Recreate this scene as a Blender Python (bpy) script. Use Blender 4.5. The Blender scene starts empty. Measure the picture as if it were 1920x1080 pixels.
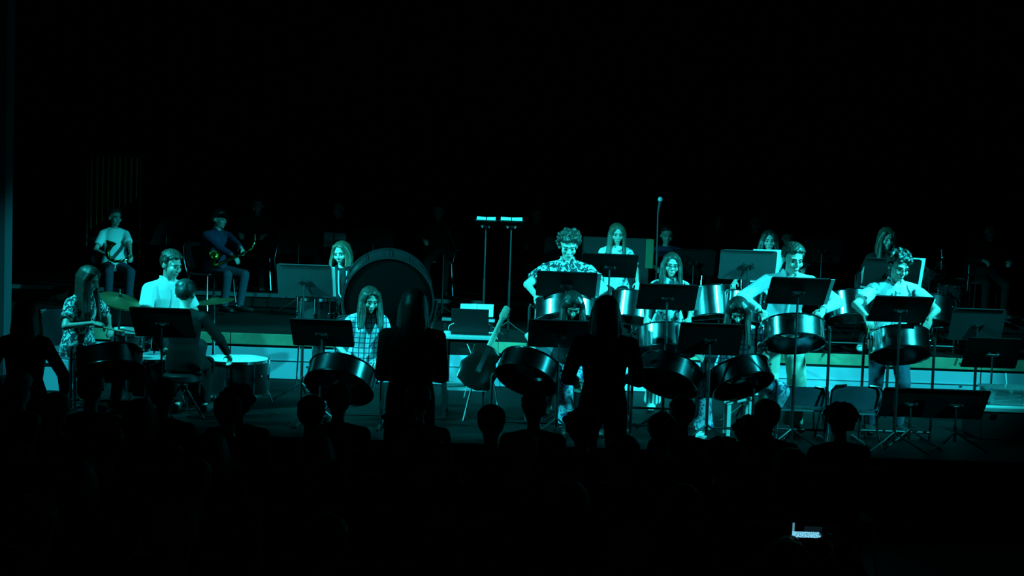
import bpy, math, random
import numpy as np
from mathutils import Vector, Matrix
random.seed(7)
S = bpy.context.scene
C = S.collection
# ------------------------------------------------------------------ camera
F, ROLL, CZ, HY = 2520.0, 0.035, 1.85, 392.0
TH = math.atan((540 - HY) / F)
fwd = Vector((0, math.cos(TH), -math.sin(TH))); upv = Vector((0, math.sin(TH), math.cos(TH)))
cx = Vector((1, 0, 0)) * math.cos(ROLL) + upv * math.sin(ROLL)
cy = -Vector((1, 0, 0)) * math.sin(ROLL) + upv * math.cos(ROLL)
cam = bpy.data.cameras.new('camera'); cam.sensor_width = 36; cam.lens = 36 * F / 1920
cam.clip_end = 100
co = bpy.data.objects.new('camera', cam); C.objects.link(co)
m = Matrix((cx, cy, -fwd)).transposed().to_4x4(); m.translation = (0, 0, CZ)
co.matrix_world = m
S.camera = co
# ------------------------------------------------------------------ world, lights, exposure
W = bpy.data.worlds.new('dark_hall'); S.world = W; W.use_nodes = True
bg = W.node_tree.nodes['Background']; bg.inputs[0].default_value = (0.5, 1.0, 0.8, 1); bg.inputs[1].default_value = 0.0009
S.view_settings.view_transform = 'Standard'; S.view_settings.look = 'None'
S.view_settings.exposure = -0.05; S.view_settings.gamma = 1; S.view_settings.use_curve_mapping = False
TEAL = (0.018, 0.79, 0.87)
def spot(name, loc, aim, power, half, blend=0.35, radius=0.12, color=TEAL):
    l = bpy.data.lights.new(name, 'SPOT'); l.energy = power; l.color = color
    l.spot_size = math.radians(2 * half); l.spot_blend = blend; l.shadow_soft_size = radius
    o = bpy.data.objects.new(name, l); C.objects.link(o); o.location = loc
    o.rotation_euler = (Vector(aim) - Vector(loc)).to_track_quat('-Z', 'Y').to_euler()
    return o
spot('stage_light_left', (-6.2, 9.7, 4.6), (0.2, 12.8, 0.75), 5200, 17.5, 0.3)
spot('stage_light_right', (6.4, 9.7, 4.6), (0.0, 12.8, 0.75), 5800, 17.5, 0.3)
spot('stage_light_far_left', (-5.6, 10.3, 5.0), (-3.35, 12.4, 1.0), 2000, 18, 0.3)
spot('stage_light_far_right', (6.3, 10.1, 5.0), (3.7, 12.9, 0.9), 2200, 18, 0.3)
spot('stage_light_front_left', (-6.4, 6.0, 4.8), (-0.3, 12.8, 0.75), 3800, 12, 0.35)
spot('stage_light_front_right', (7.0, 6.0, 4.8), (2.2, 12.3, 1.0), 4600, 13, 0.35)
spot('back_left_fill', (1.5, 9.5, 6.8), (-4.4, 16.7, 1.2), 250, 9, 0.6)  # added fill, narrowed to brighten the back players at left
# ------------------------------------------------------------------ helpers
def P(px, py, D):
    d = cx * ((px - 960) / F) - cy * ((py - 540) / F) + fwd
    d = d * (D / d.y)
    return Vector((d.x, d.y, d.z + CZ))
def X(px, D): return P(px, 540, D).x
def PXM(D): return F / D
def mat(name, col, rough=0.6, metal=0.0, var=0.15, scale=30, spec=0.5, col2=None):
    m = bpy.data.materials.new(name); m.use_nodes = True
    nt = m.node_tree; b = nt.nodes['Principled BSDF']
    b.inputs['Roughness'].default_value = rough; b.inputs['Metallic'].default_value = metal
    b.inputs['Specular IOR Level'].default_value = spec
    tc = nt.nodes.new('ShaderNodeTexCoord'); n = nt.nodes.new('ShaderNodeTexNoise')
    n.inputs['Scale'].default_value = scale; n.inputs['Detail'].default_value = 3
    nt.links.new(tc.outputs['Object'], n.inputs['Vector'])
    r = nt.nodes.new('ShaderNodeValToRGB')
    c2 = col2 or tuple(c * (1 - var) for c in col)
    r.color_ramp.elements[0].position = 0.35; r.color_ramp.elements[0].color = (*c2, 1)
    r.color_ramp.elements[1].position = 0.65; r.color_ramp.elements[1].color = (*col, 1)
    nt.links.new(n.outputs['Fac'], r.inputs['Fac']); nt.links.new(r.outputs['Color'], b.inputs['Base Color'])
    return m
def pattern(name, ca, cb, scale, lo, hi, kind='noise', rough=0.8, stretch=(1, 1, 1)):
    m = bpy.data.materials.new(name); m.use_nodes = True
    nt = m.node_tree; b = nt.nodes['Principled BSDF']; b.inputs['Roughness'].default_value = rough
    tc = nt.nodes.new('ShaderNodeTexCoord'); mp = nt.nodes.new('ShaderNodeMapping'); mp.inputs['Scale'].default_value = stretch
    nt.links.new(tc.outputs['Object'], mp.inputs['Vector'])
    r = nt.nodes.new('ShaderNodeValToRGB')
    r.color_ramp.elements[0].position = lo; r.color_ramp.elements[0].color = (*ca, 1)
    r.color_ramp.elements[1].position = hi; r.color_ramp.elements[1].color = (*cb, 1)
    if kind == 'noise':
        t = nt.nodes.new('ShaderNodeTexNoise'); t.inputs['Scale'].default_value = scale; t.inputs['Detail'].default_value = 2
        t.inputs['Distortion'].default_value = 1.2
        nt.links.new(mp.outputs[0], t.inputs['Vector']); nt.links.new(t.outputs['Fac'], r.inputs['Fac'])
    elif kind == 'stripe':
        t = nt.nodes.new('ShaderNodeTexWave'); t.inputs['Scale'].default_value = scale; t.inputs['Distortion'].default_value = 0.4
        nt.links.new(mp.outputs[0], t.inputs['Vector']); nt.links.new(t.outputs['Fac'], r.inputs['Fac'])
    else:
        t = nt.nodes.new('ShaderNodeTexWave'); t.inputs['Scale'].default_value = scale
        u = nt.nodes.new('ShaderNodeTexWave'); u.inputs['Scale'].default_value = scale; u.bands_direction = 'Z'
        nt.links.new(mp.outputs[0], t.inputs['Vector']); nt.links.new(mp.outputs[0], u.inputs['Vector'])
        a = nt.nodes.new('ShaderNodeMath'); a.operation = 'MAXIMUM'
        nt.links.new(t.outputs['Fac'], a.inputs[0]); nt.links.new(u.outputs['Fac'], a.inputs[1])
        nt.links.new(a.outputs[0], r.inputs['Fac'])
    nt.links.new(r.outputs['Color'], b.inputs['Base Color'])
    return m
M = {
 'skin': mat('skin', (0.52, 0.36, 0.31), 0.5, var=0.08),
 'lip': mat('lip', (0.35, 0.13, 0.13), 0.45),
 'eye': mat('eye', (0.02, 0.018, 0.015), 0.25),
 'hair_dark': mat('hair_dark', (0.018, 0.015, 0.013), 0.45, var=0.5, scale=60),
 'hair_brown': mat('hair_brown', (0.042, 0.031, 0.022), 0.5, var=0.5, scale=60),
 'hair_light': mat('hair_light', (0.085, 0.062, 0.038), 0.5, var=0.4, scale=60),
 'white_cloth': mat('white_cloth', (0.80, 0.80, 0.80), 0.85, var=0.06, scale=12),
 'grey_cloth': mat('grey_cloth', (0.42, 0.42, 0.44), 0.85, var=0.1, scale=12),
 'pale_cloth': mat('pale_cloth', (0.62, 0.62, 0.66), 0.85, var=0.1, scale=12),
 'black_cloth': mat('black_cloth', (0.006, 0.006, 0.006), 0.9, var=0.3, spec=0.2),
 'navy_cloth': mat('navy_cloth', (0.012, 0.02, 0.06), 0.85, var=0.2),
 'dark_cloth': mat('dark_cloth', (0.016, 0.016, 0.018), 0.9, var=0.3, spec=0.2),
 'denim': mat('denim', (0.045, 0.058, 0.09), 0.9, var=0.25, scale=40),
 'khaki': mat('khaki', (0.34, 0.31, 0.24), 0.85, var=0.1, scale=10),
 'leaf_shirt': pattern('leaf_shirt', (0.02, 0.022, 0.03), (0.66, 0.66, 0.66), 24, 0.49, 0.57),
 'leaf_shirt_dark': pattern('leaf_shirt_dark', (0.015, 0.016, 0.02), (0.55, 0.55, 0.6), 22, 0.50, 0.58),
 'leaf_shirt_light': pattern('leaf_shirt_light', (0.03, 0.03, 0.04), (0.82, 0.82, 0.82), 11, 0.38, 0.44),
 'plaid': pattern('plaid', (0.78, 0.78, 0.80), (0.10, 0.13, 0.24), 7, 0.84, 0.95, 'plaid'),
 'flower_trousers': pattern('flower_trousers', (0.05, 0.06, 0.12), (0.42, 0.42, 0.5), 20, 0.42, 0.55),
 'striped_trousers': pattern('striped_trousers', (0.10, 0.10, 0.11), (0.66, 0.66, 0.62), 9, 0.35, 0.6, 'stripe'),
 'shoe_white': mat('shoe_white', (0.75, 0.75, 0.72), 0.6),
 'shoe_dark': mat('shoe_dark', (0.02, 0.02, 0.02), 0.5),
 'chrome': mat('chrome', (0.70, 0.72, 0.74), 0.16, 1.0, var=0.12, scale=9),
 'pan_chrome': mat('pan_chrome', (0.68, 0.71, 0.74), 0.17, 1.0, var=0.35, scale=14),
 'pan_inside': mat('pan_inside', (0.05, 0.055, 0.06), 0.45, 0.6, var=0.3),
 'black_metal': mat('black_metal', (0.008, 0.008, 0.008), 0.38, 0.0, var=0.2),
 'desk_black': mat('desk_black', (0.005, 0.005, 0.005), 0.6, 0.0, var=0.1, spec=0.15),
 'grey_metal': mat('grey_metal', (0.06, 0.06, 0.065), 0.35, 0.8),
 'brass': mat('brass', (0.75, 0.52, 0.20), 0.22, 1.0, var=0.2),
 'cymbal': mat('cymbal', (0.30, 0.24, 0.12), 0.42, 0.85, var=0.2, scale=4),
 'paper': mat('paper', (0.82, 0.82, 0.80), 0.8, var=0.04, scale=60),
 'red_rubber': mat('red_rubber', (0.95, 0.10, 0.05), 0.6),
 'wood_stick': mat('wood_stick', (0.45, 0.26, 0.12), 0.5),
 'stage_floor': mat('stage_floor', (0.0035, 0.0035, 0.0034), 0.65, var=0.35, scale=3, spec=0.15),
 'hall_floor': mat('hall_floor', (0.02, 0.017, 0.015), 0.7, var=0.3, scale=4),
 'riser_carpet': mat('riser_carpet', (0.016, 0.016, 0.015), 0.95, var=0.3, scale=50, spec=0.1),
 'riser_panel': mat('riser_panel', (0.44, 0.50, 0.58), 0.6, var=0.07, scale=3),
 'wood_edge': mat('wood_edge', (0.32, 0.33, 0.20), 0.55, var=0.25, scale=8),
 'dark_edge': mat('dark_edge', (0.005, 0.005, 0.005), 0.7),
 'drape': mat('drape', (0.012, 0.012, 0.012), 0.95, var=0.3, scale=2, spec=0.1),
 'plaster': mat('plaster', (0.07, 0.075, 0.09), 0.8, var=0.15, scale=2),
 'seat_shell': mat('seat_shell', (0.055, 0.062, 0.08), 0.45, var=0.1),
 'drum_shell': mat('drum_shell', (0.017, 0.018, 0.02), 0.32, 0.0, var=0.2),
 'drum_head_black': mat('drum_head_black', (0.0018, 0.0018, 0.0018), 0.85, spec=0.03),
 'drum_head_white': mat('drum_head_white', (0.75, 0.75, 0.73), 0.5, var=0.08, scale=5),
 'table_white': mat('table_white', (0.62, 0.62, 0.62), 0.5, var=0.06),
 'table_black': mat('table_black', (0.006, 0.006, 0.006), 0.6),
 'laptop': mat('laptop', (0.008, 0.008, 0.009), 0.4),
 'cable_white': mat('cable_white', (0.6, 0.6, 0.58), 0.6),
 'cable_black': mat('cable_black', (0.012, 0.012, 0.012), 0.6),
 'guitar_maple': mat('guitar_maple', (0.45, 0.38, 0.30), 0.35, var=0.2),
 'guitar_body': mat('guitar_body', (0.008, 0.006, 0.005), 0.25),
 'amp_black': mat('amp_black', (0.004, 0.004, 0.004), 0.85),
 'green_panel': mat('green_panel', (0.05, 0.07, 0.025), 0.6),
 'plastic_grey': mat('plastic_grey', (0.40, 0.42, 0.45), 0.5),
 'audience_cloth': mat('audience_cloth', (0.05, 0.035, 0.03), 0.9),
 'audience_cloth_grey': mat('audience_cloth_grey', (0.06, 0.06, 0.065), 0.9),
 'audience_hair': mat('audience_hair', (0.05, 0.035, 0.025), 0.6),
 'audience_hair_grey': mat('audience_hair_grey', (0.25, 0.23, 0.21), 0.7),
 'desk_black_lit': mat('desk_black_lit', (0.036, 0.038, 0.04), 0.55, 0.0, var=0.1, spec=0.3),  # black desk made lighter: light on the steeper desks put into the colour
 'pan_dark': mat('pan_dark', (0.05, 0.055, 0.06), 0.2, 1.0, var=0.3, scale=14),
 'edge_grey': mat('edge_grey', (0.10, 0.11, 0.12), 0.6),
 'dull_brass': mat('dull_brass', (0.16, 0.10, 0.03), 0.55, 0.7),
 'leather': mat('leather', (0.012, 0.012, 0.013), 0.4),
}
def glass(name, col, rough=0.05):
    m = bpy.data.materials.new(name); m.use_nodes = True; b = m.node_tree.nodes['Principled BSDF']
    b.inputs['Base Color'].default_value = (*col, 1); b.inputs['Roughness'].default_value = rough
    b.inputs['Transmission Weight'].default_value = 0.85; b.inputs['IOR'].default_value = 1.3
    return m
M['clear_plastic'] = glass('clear_plastic', (0.85, 0.9, 0.92), 0.15)
def tag(o, label=None, cat=None, group=None, kind=None):
    if label: o['label'] = label
    if cat: o['category'] = cat
    if group: o['group'] = group
    if kind: o['kind'] = kind
    return o
def thing(name, label, cat, loc, rz=0.0, group=None):
    o = bpy.data.objects.new(name, None); C.objects.link(o); o.empty_display_size = 0.1
    o.location = loc; o.rotation_euler = (0, 0, rz)
    return tag(o, label, cat, group)
NP = np.array
def nrm(v):
    v = NP(v, float); l = np.linalg.norm(v)
    return v / l if l > 1e-9 else NP((0, 0, 1.0))
def perp(d):
    d = nrm(d); a = NP((1.0, 0, 0)) if abs(d[0]) < 0.8 else NP((0, 1.0, 0))
    s = nrm(np.cross(d, a)); return s, np.cross(d, s)
class MB:
    def __init__(s): s.v = []; s.f = []
    def add(s, v, f):
        n = len(s.v); s.v += [tuple(map(float, p)) for p in v]; s.f += [tuple(i + n for i in q) for q in f]; return s
    def rings(s, rings, cap=True, close=False):
        n = len(rings[0]); v = [p for r in rings for p in r]; f = []
        k = len(rings)
        for i in range(k if close else k - 1):
            for j in range(n):
                a, b = i * n, ((i + 1) % k) * n
                f.append((a + j, a + (j + 1) % n, b + (j + 1) % n, b + j))
        if cap and not close:
            f.append(tuple(range(n - 1, -1, -1))); f.append(tuple((k - 1) * n + j for j in range(n)))
        return s.add(v, f)
    def box(s, c, d, ax=None):
        c = NP(c, float); ax = ax or (NP((1, 0, 0)), NP((0, 1, 0)), NP((0, 0, 1)))
        v = [c + sx * d[0] / 2 * NP(ax[0]) + sy * d[1] / 2 * NP(ax[1]) + sz * d[2] / 2 * NP(ax[2]) for sx in (-1, 1) for sy in (-1, 1) for sz in (-1, 1)]
        return s.add(v, [(0, 1, 3, 2), (4, 6, 7, 5), (0, 4, 5, 1), (2, 3, 7, 6), (0, 2, 6, 4), (1, 5, 7, 3)])
    def cyl(s, a, b, ra, rb=None, n=12):
        rb = ra if rb is None else rb; a = NP(a, float); b = NP(b, float); u, w = perp(b - a)
        R = lambda c, r: [c + r * (math.cos(t) * u + math.sin(t) * w) for t in (2 * math.pi * j / n for j in range(n))]
        return s.rings([R(a, ra), R(b, rb)])
    def tube(s, pts, r, n=8):
        pts = [NP(p, float) for p in pts]; rs = r if hasattr(r, '__len__') else [r] * len(pts)
        u, w = perp(pts[1] - pts[0]); out = []
        for i, p in enumerate(pts):
            d = nrm(pts[min(i + 1, len(pts) - 1)] - pts[max(i - 1, 0)])
            u = nrm(u - d * np.dot(u, d)); w = np.cross(d, u)
            out.append([p + rs[i] * (math.cos(2 * math.pi * j / n) * u + math.sin(2 * math.pi * j / n) * w) for j in range(n)])
        return s.rings(out)
    def cap(s, a, b, ra, rb, n=10):
        a = NP(a, float); b = NP(b, float); d = nrm(b - a)
        pts = []; rs = []
        for t in (80, 45, 15): pts.append(a - d * ra * math.sin(math.radians(t))); rs.append(ra * math.cos(math.radians(t)))
        for t in (15, 45, 80): pts.append(b + d * rb * math.sin(math.radians(t))); rs.append(rb * math.cos(math.radians(t)))
        return s.tube(pts, rs, n)
    def ell(s, c, r, R=None, n=14, k=8):
        c = NP(c, float); r = (r, r, r) if not hasattr(r, '__len__') else r
        out = []
        for i in range(k + 1):
            t = math.pi * (0.03 + 0.94 * i / k)
            ring = []
            for j in range(n):
                p = NP((r[0] * math.sin(t) * math.cos(2 * math.pi * j / n), r[1] * math.sin(t) * math.sin(2 * math.pi * j / n), -r[2] * math.cos(t)))
                ring.append(c + (R @ p if R is not None else p))
            out.append(ring)
        return s.rings(out)
    def loft(s, pts, wd, side=(1, 0, 0), n=20, power=1.0):
        pts = [NP(p, float) for p in pts]; out = []
        for i, p in enumerate(pts):
            d = nrm(pts[min(i + 1, len(pts) - 1)] - pts[max(i - 1, 0)])
            u = NP(side, float); u = nrm(u - d * np.dot(u, d)); w = np.cross(d, u)
            ring = []
            for j in range(n):
                t = 2 * math.pi * j / n; c, q = math.cos(t), math.sin(t)
                c = math.copysign(abs(c) ** power, c); q = math.copysign(abs(q) ** power, q)
                ring.append(p + wd[i][0] * c * u + wd[i][1] * q * w)
            out.append(ring)
        return s.rings(out)
    def lathe(s, prof, n=40, closed=False, R=None, c=(0, 0, 0)):
        c = NP(c, float); out = []
        for r, z in prof:
            ring = [NP((r * math.cos(2 * math.pi * j / n), r * math.sin(2 * math.pi * j / n), z)) for j in range(n)]
            out.append([c + (R @ p if R is not None else p) for p in ring])
        return s.rings(out, cap=False, close=closed)
    def build(s, name, m, parent=None, loc=(0, 0, 0), smooth=True, bevel=0, kind=None):
        me = bpy.data.meshes.new(name); me.from_pydata(s.v, [], s.f); me.update()
        if smooth:
            me.polygons.foreach_set('use_smooth', [True] * len(me.polygons))
            try: me.set_sharp_from_angle(angle=math.radians(40))
            except Exception: pass
        o = bpy.data.objects.new(name, me); C.objects.link(o); o.location = loc
        me.materials.append(M[m] if isinstance(m, str) else m)
        if parent: o.parent = parent
        if bevel:
            b = o.modifiers.new('bevel', 'BEVEL'); b.width = bevel; b.segments = 2; b.limit_method = 'ANGLE'
        if kind: o['kind'] = kind
        return o
BAKE = []
def voxel(o, size, smooth=3, dec=None):
    r = o.modifiers.new('remesh', 'REMESH'); r.mode = 'VOXEL'; r.voxel_size = size; r.use_smooth_shade = True
    if smooth:
        q = o.modifiers.new('smooth', 'SMOOTH'); q.factor = 0.5; q.iterations = smooth
    if dec:
        d = o.modifiers.new('decimate', 'DECIMATE'); d.ratio = dec
    BAKE.append(o); return o
def bake():
    bpy.context.view_layer.update(); dg = bpy.context.evaluated_depsgraph_get()
    for o in BAKE:
        me = bpy.data.meshes.new_from_object(o.evaluated_get(dg)); old = o.data
        o.modifiers.clear(); me.name = old.name; o.data = me
        me.polygons.foreach_set('use_smooth', [True] * len(me.polygons))
    BAKE.clear()
def copy_tree(o, parent=None, loc=None, rz=None):
    c = o.copy(); C.objects.link(c); c.parent = parent
    if loc is not None: c.location = loc
    if rz is not None: c.rotation_euler = (0, 0, rz)
    for ch in list(o.children):
        copy_tree(ch, c)
    return c
def axes_from(axis, hint=(0, -1, 0)):
    z = nrm(axis); x = np.cross(NP(hint, float), z)
    x = nrm(x) if np.linalg.norm(x) > 1e-3 else perp(z)[0]
    return np.stack([x, np.cross(z, x), z], axis=1)
# ------------------------------------------------------------------ the setting
RZ, RY = 0.47, 13.9          # riser top height and the depth of its front
HF, SE = -0.60, 10.48        # hall floor height, stage edge depth
def struct(name, mb, m, **k):
    o = mb.build(name, m, smooth=False, **k); o['kind'] = 'structure'; return o
struct('floor_stage', MB().box((0, (SE + 21.9) / 2, -0.04), (16, 21.9 - SE, 0.08)), 'stage_floor')
struct('floor_hall', MB().box((0, 5.2, HF - 0.05), (16, 10.7, 0.1)), 'hall_floor')
struct('wall_stage_front', MB().box((0, SE + 0.06, HF / 2 - 0.03), (16, 0.08, -HF - 0.06)), 'dark_edge')
struct('trim_stage_edge', MB().box((0, SE + 0.01, -0.065), (16, 0.02, 0.02)), 'edge_grey')
def drape(name, a, b, z0, z1, folds, depth):
    mb = MB(); n = folds * 8; a = NP(a, float); b = NP(b, float); d = nrm(b - a); q = NP((-d[1], d[0], 0))
    f, k = [], []
    for i in range(n + 1):
        t = i / n; p = a + (b - a) * t + q * depth * (math.sin(t * folds * 2 * math.pi) + 0.3 * math.sin(t * folds * 5.3))
        f.append((p[0], p[1], z0)); k.append((p[0], p[1], z1))
    mb.add(f + k, [(i, i + 1, n + 2 + i, n + 1 + i) for i in range(n)])
    o = mb.build(name, 'drape'); o['kind'] = 'structure'; s = o.modifiers.new('thick', 'SOLIDIFY'); s.thickness = 0.02; return o
drape('wall_back', (-9, 21.3, 0), (9, 21.3, 0), 0, 9, 46, 0.07)
drape('wall_right', (7.6, 21.3, 0), (7.6, 11.2, 0), 0, 9, 26, 0.07)
drape('wall_left_drape', (-7.6, 11.2, 0), (-7.6, 21.3, 0), 0, 9, 26, 0.07)
struct('ceiling', MB().box((0, 11, 9.1), (18, 24, 0.1)), 'drape')
pl = P(14, 330, 13.5).x
struct('wall_left', MB().box((pl - 0.6, 13.55, 4.5), (1.2, 0.2, 9.0)), 'plaster')
# riser: deck, top, wood edge boards, white front panels
def riser():
    r = MB().box((0, (RY + 20.9) / 2 + 0.03, RZ / 2 - 0.01), (13.6, 20.9 - RY - 0.06, RZ - 0.02)).build('riser_deck', 'riser_carpet', smooth=False)
    tag(r, kind='structure')
    L = 1.95; x = -6.8
    i = 0
    while x < 6.7:
        w = min(L, 6.8 - x)
        MB().box((x + w / 2, RY - 0.005, RZ - 0.06), (w - 0.008, 0.03, 0.115)).build('edge_board', 'wood_edge', r, smooth=False, bevel=0.004)
        MB().box((x + w / 2, RY + 0.005, 0.165), (w - 0.012, 0.025, 0.32)).build('front_panel', 'riser_panel', r, smooth=False, bevel=0.004)
        MB().box((x + w / 2, RY - 0.012, 0.20), (w - 0.012, 0.012, 0.008)).build('panel_bead', 'riser_panel', r, smooth=False)
        x += L; i += 1
    MB().box((0, RY + 0.012, RZ - 0.135), (13.6, 0.02, 0.03)).build('shadow_gap', 'dark_edge', r, smooth=False)
riser()
u = struct('riser_upper', MB().box((0, 19.2, RZ + 0.09), (13.6, 3.6, 0.18)), 'riser_carpet')
for k in range(7):
    MB().box((-6.8 + 1.94 * k + 0.97, 17.385, RZ + 0.155), (1.93, 0.03, 0.05)).build('edge_board', 'edge_grey', u, smooth=False)
UZ = RZ + 0.18
# ------------------------------------------------------------------ people
def ik(a, t, l1, l2, pole):
    a = NP(a, float); t = NP(t, float); d = t - a; L = np.linalg.norm(d)
    if L > (l1 + l2) * 0.995: t = a + d / L * (l1 + l2) * 0.995; d = t - a; L = np.linalg.norm(d)
    L = max(L, abs(l1 - l2) + 0.01)
    e = nrm(d); x = (l1 * l1 - l2 * l2 + L * L) / (2 * L); h = math.sqrt(max(l1 * l1 - x * x, 1e-6))
    p = NP(pole, float); p = nrm(p - e * np.dot(p, e))
    return a + e * x + p * h, t
def Rx(a): c, s = math.cos(a), math.sin(a); return NP(((1, 0, 0), (0, c, -s), (0, s, c)))
def Rzm(a): c, s = math.cos(a), math.sin(a); return NP(((c, -s, 0), (s, c, 0), (0, 0, 1)))
def Rym(a): c, s = math.cos(a), math.sin(a); return NP(((c, 0, s), (0, 1, 0), (-s, 0, c)))
def head_prims(mb, HC, R, g, detail=True):
    q = lambda p: HC + R @ (NP(p, float) * g)
    mb.ell(q((0, .012, .03)), (.074 * g, .092 * g, .082 * g), R)
    mb.ell(q((0, -.022, -.03)), (.060 * g, .066 * g, .084 * g), R)
    mb.ell(q((0, -.036, -.072)), (.045 * g, .046 * g, .036 * g), R)
    mb.ell(q((0, -.070, -.094)), (.020 * g, .018 * g, .017 * g), R, 10, 6)
    if not detail: return
    mb.cap(q((0, -.088, .006)), q((0, -.108, -.028)), .0085 * g, .0125 * g, 8)
    for sx in (-1, 1):
        mb.ell(q((sx * .012, -.094, -.034)), .009 * g, R, 8, 6)
        mb.ell(q((sx * .040, -.060, -.028)), (.024 * g, .026 * g, .028 * g), R, 10, 6)
        mb.cap(q((sx * .012, -.082, .022)), q((sx * .046, -.066, .020)), .011 * g, .010 * g, 8)
        mb.ell(q((sx * .077, .014, -.012)), (.010 * g, .019 * g, .031 * g), R, 10, 6)
    mb.cap(q((-.016, -.086, -.060)), q((.016, -.086, -.060)), .008 * g, .008 * g, 8)
    mb.cap(q((-.014, -.084, -.071)), q((.014, -.084, -.071)), .008 * g, .008 * g, 8)
def scalp(n, style):
    out = []
    for i in range(n):
        z = 1 - 2 * (i + .5) / n; r = math.sqrt(1 - z * z); a = i * 2.399963
        p = NP((r * math.cos(a), r * math.sin(a), z))
        if p[1] < -.25:                       # front half: hairline
            if p[2] < (.55 if style != 'long' else .62) - .25 * abs(p[0]): continue
        elif p[2] < (-.80 if p[1] > .25 else -.15): continue
        out.append(p)
    return out
def hand_prims(mb, w, d, n, g, curl=0.9, sgn=1):
    # w wrist, d finger direction, n palm normal
    d = nrm(d); n = nrm(NP(n, float) - d * np.dot(n, d)); s = np.cross(d, n) * sgn
    mb.loft([w - d * .01, w + d * .035 * g, w + d * .085 * g], [(.026 * g, .018 * g), (.038 * g, .016 * g), (.040 * g, .013 * g)], s, 12)
    for k, (o, L) in enumerate(((-.030, .070), (-.010, .080), (.010, .076), (.029, .060))):
        p = w + d * .082 * g + s * o * g; a = 0.25 * curl
        for j, fr in enumerate((.45, .32, .23)):
            a += curl * .55
            e = p + (d * math.cos(a) + n * math.sin(a)) * L * fr * g
            mb.cap(p, e, .0088 * g, .0078 * g, 7); p = e
    p = w + d * .03 * g - s * .036 * g
    e = p + (d * .6 - s * .45 + n * .55) * .042 * g; mb.cap(p, e, .0115 * g, .0095 * g, 7)
    mb.cap(e, e + (d * .75 + s * .1 + n * .5) * .032 * g, .0095 * g, .008 * g, 7)
def person(label, px, D, fz, H, yaw=0, fem=False, sit=None, lean=0, head=(10, 0, 0), hands=None, poles=None, hair=('short', 'hair_dark', .3),
           top=('white_cloth', 'short', True), bottom=('denim', 'slim'), shoes='shoe_dark', feet=None, vox=.0068, glasses=False, hat=None, knees=None, detail=True, group=None, curl=0.9, xw=None):
    s = H / 1.72; X1 = NP((1.0, 0, 0))
    loc = (X(px, D) if xw is None else xw, D, fz)
    ps = math.radians(yaw); toL = Rzm(-ps)
    def L(t): return toL @ (NP(t, float) - NP(loc))
    ln = math.radians(lean)
    hz = .92 * s if sit is None else sit + .10
    P0 = NP((0, .04 * s if lean and sit is None else 0, hz))
    up = lambda a: NP((0, -math.sin(a), math.cos(a)))
    W1 = P0 + up(ln * .7) * .17 * s; Ch = W1 + up(ln) * .19 * s; N = Ch + up(ln * 1.2) * .15 * s
    hp, hyw, hr = [math.radians(a) for a in head]
    nk = ln * .75 + hp * .45
    HC = N + up(nk) * .150 * s + NP((0, -.012, 0))
    R = Rzm(hyw) @ Rx(hp) @ Rym(hr)
    g = 1.0 * (0.5 + 0.5 * s) * (0.97 if fem else 1.02)
    sw = (.155 if fem else .182) * s
    sh = {k: N - up(ln) * .075 * s + X1 * k * sw for k in (-1, 1)}
    if hands is None: hands = {k: NP((k * .17, -.36 * s, (1.02 if sit is None else sit + .30) * 1.0)) for k in (-1, 1)}
    else: hands = {k: (L(v) if isinstance(v, Vector) else NP(v, float)) for k, v in hands.items()}
    poles = poles or {k: NP((k * .9, .5, -.6)) for k in (-1, 1)}
    el, wr = {}, {}
    for k in (-1, 1): el[k], wr[k] = ik(sh[k], hands[k], .285 * s, .255 * s, poles[k])
    hip = {k: P0 + NP((k * .085 * s, 0, -.03 * s)) for k in (-1, 1)}
    kn, an = {}, {}
    for k in (-1, 1):
        if feet: f = NP(feet[k], float)
        elif sit is None: f = NP((k * .12, .02, .075))
        else: f = NP((k * .12, -.36 * s, .075))
        kn[k], an[k] = ik(hip[k], f, .43 * s, .42 * s, (k * .15 + (knees[k] if knees else 0), -1, .5 if sit is not None else .1))
    fat = .9 if fem else 1.0
    # --- body
    b = MB()
    tor = [(P0 - up(ln * .5) * .08 * s), P0 + up(ln * .5) * .02 * s, W1, Ch, N - up(ln) * .06 * s, N]
    twd = [(.13, .10), (.16 * (1.04 if fem else 1), .115), (.128 * fat, .095), (.158 * fat, .112), (.130 * fat, .080), (.06, .06)]
    twd = [(a * s, c * s) for a, c in twd]
    b.loft(tor, twd, X1, power=.9)
    b.loft([N - up(nk) * .05 * s, N + up(nk) * .04 * s, HC + R @ (NP((0, .012, -.05)) * g)], [(.062 * s * fat, .062 * s * fat), (.048 * s * fat, .05 * s * fat), (.047 * s * fat, .05 * s * fat)], X1, 14)
    head_prims(b, HC, R, g, detail)
    arm = (.047, .040, .037, .024)
    for k in (-1, 1):
        a = [r * s * fat for r in arm]
        b.cap(N - up(ln) * .035 * s + X1 * k * .06 * s, sh[k], a[0] * .8, a[0] * 1.05)
        b.cap(sh[k], el[k], a[0] * 1.05, a[1]); b.cap(el[k], wr[k], a[2], a[3])
        fd = nrm(wr[k] - el[k]); fd = nrm(fd + NP((0, -.25, -.35)))
        hand_prims(b, wr[k], fd, NP((-k * .3, .25, -1.0)), s * (0.92 if fem else 1.0), curl, k)
        b.cap(hip[k], kn[k], .082 * s, .056 * s); b.cap(kn[k], an[k], .054 * s, .034 * s)
        fdir = nrm(NP((k * .18, -1, 0)))
        b.cap(an[k] + NP((0, .03, -.03)), an[k] + fdir * .13 * s + NP((0, 0, -.045)), .032, .027)
    body = b.build('person', 'skin', loc=loc); body.rotation_euler = (0, 0, ps)
    tag(body, label, 'person', group)
    voxel(body, vox, 2, .35 if vox < .009 else .5)
    # --- top
    cm, sl, collar = top
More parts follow.
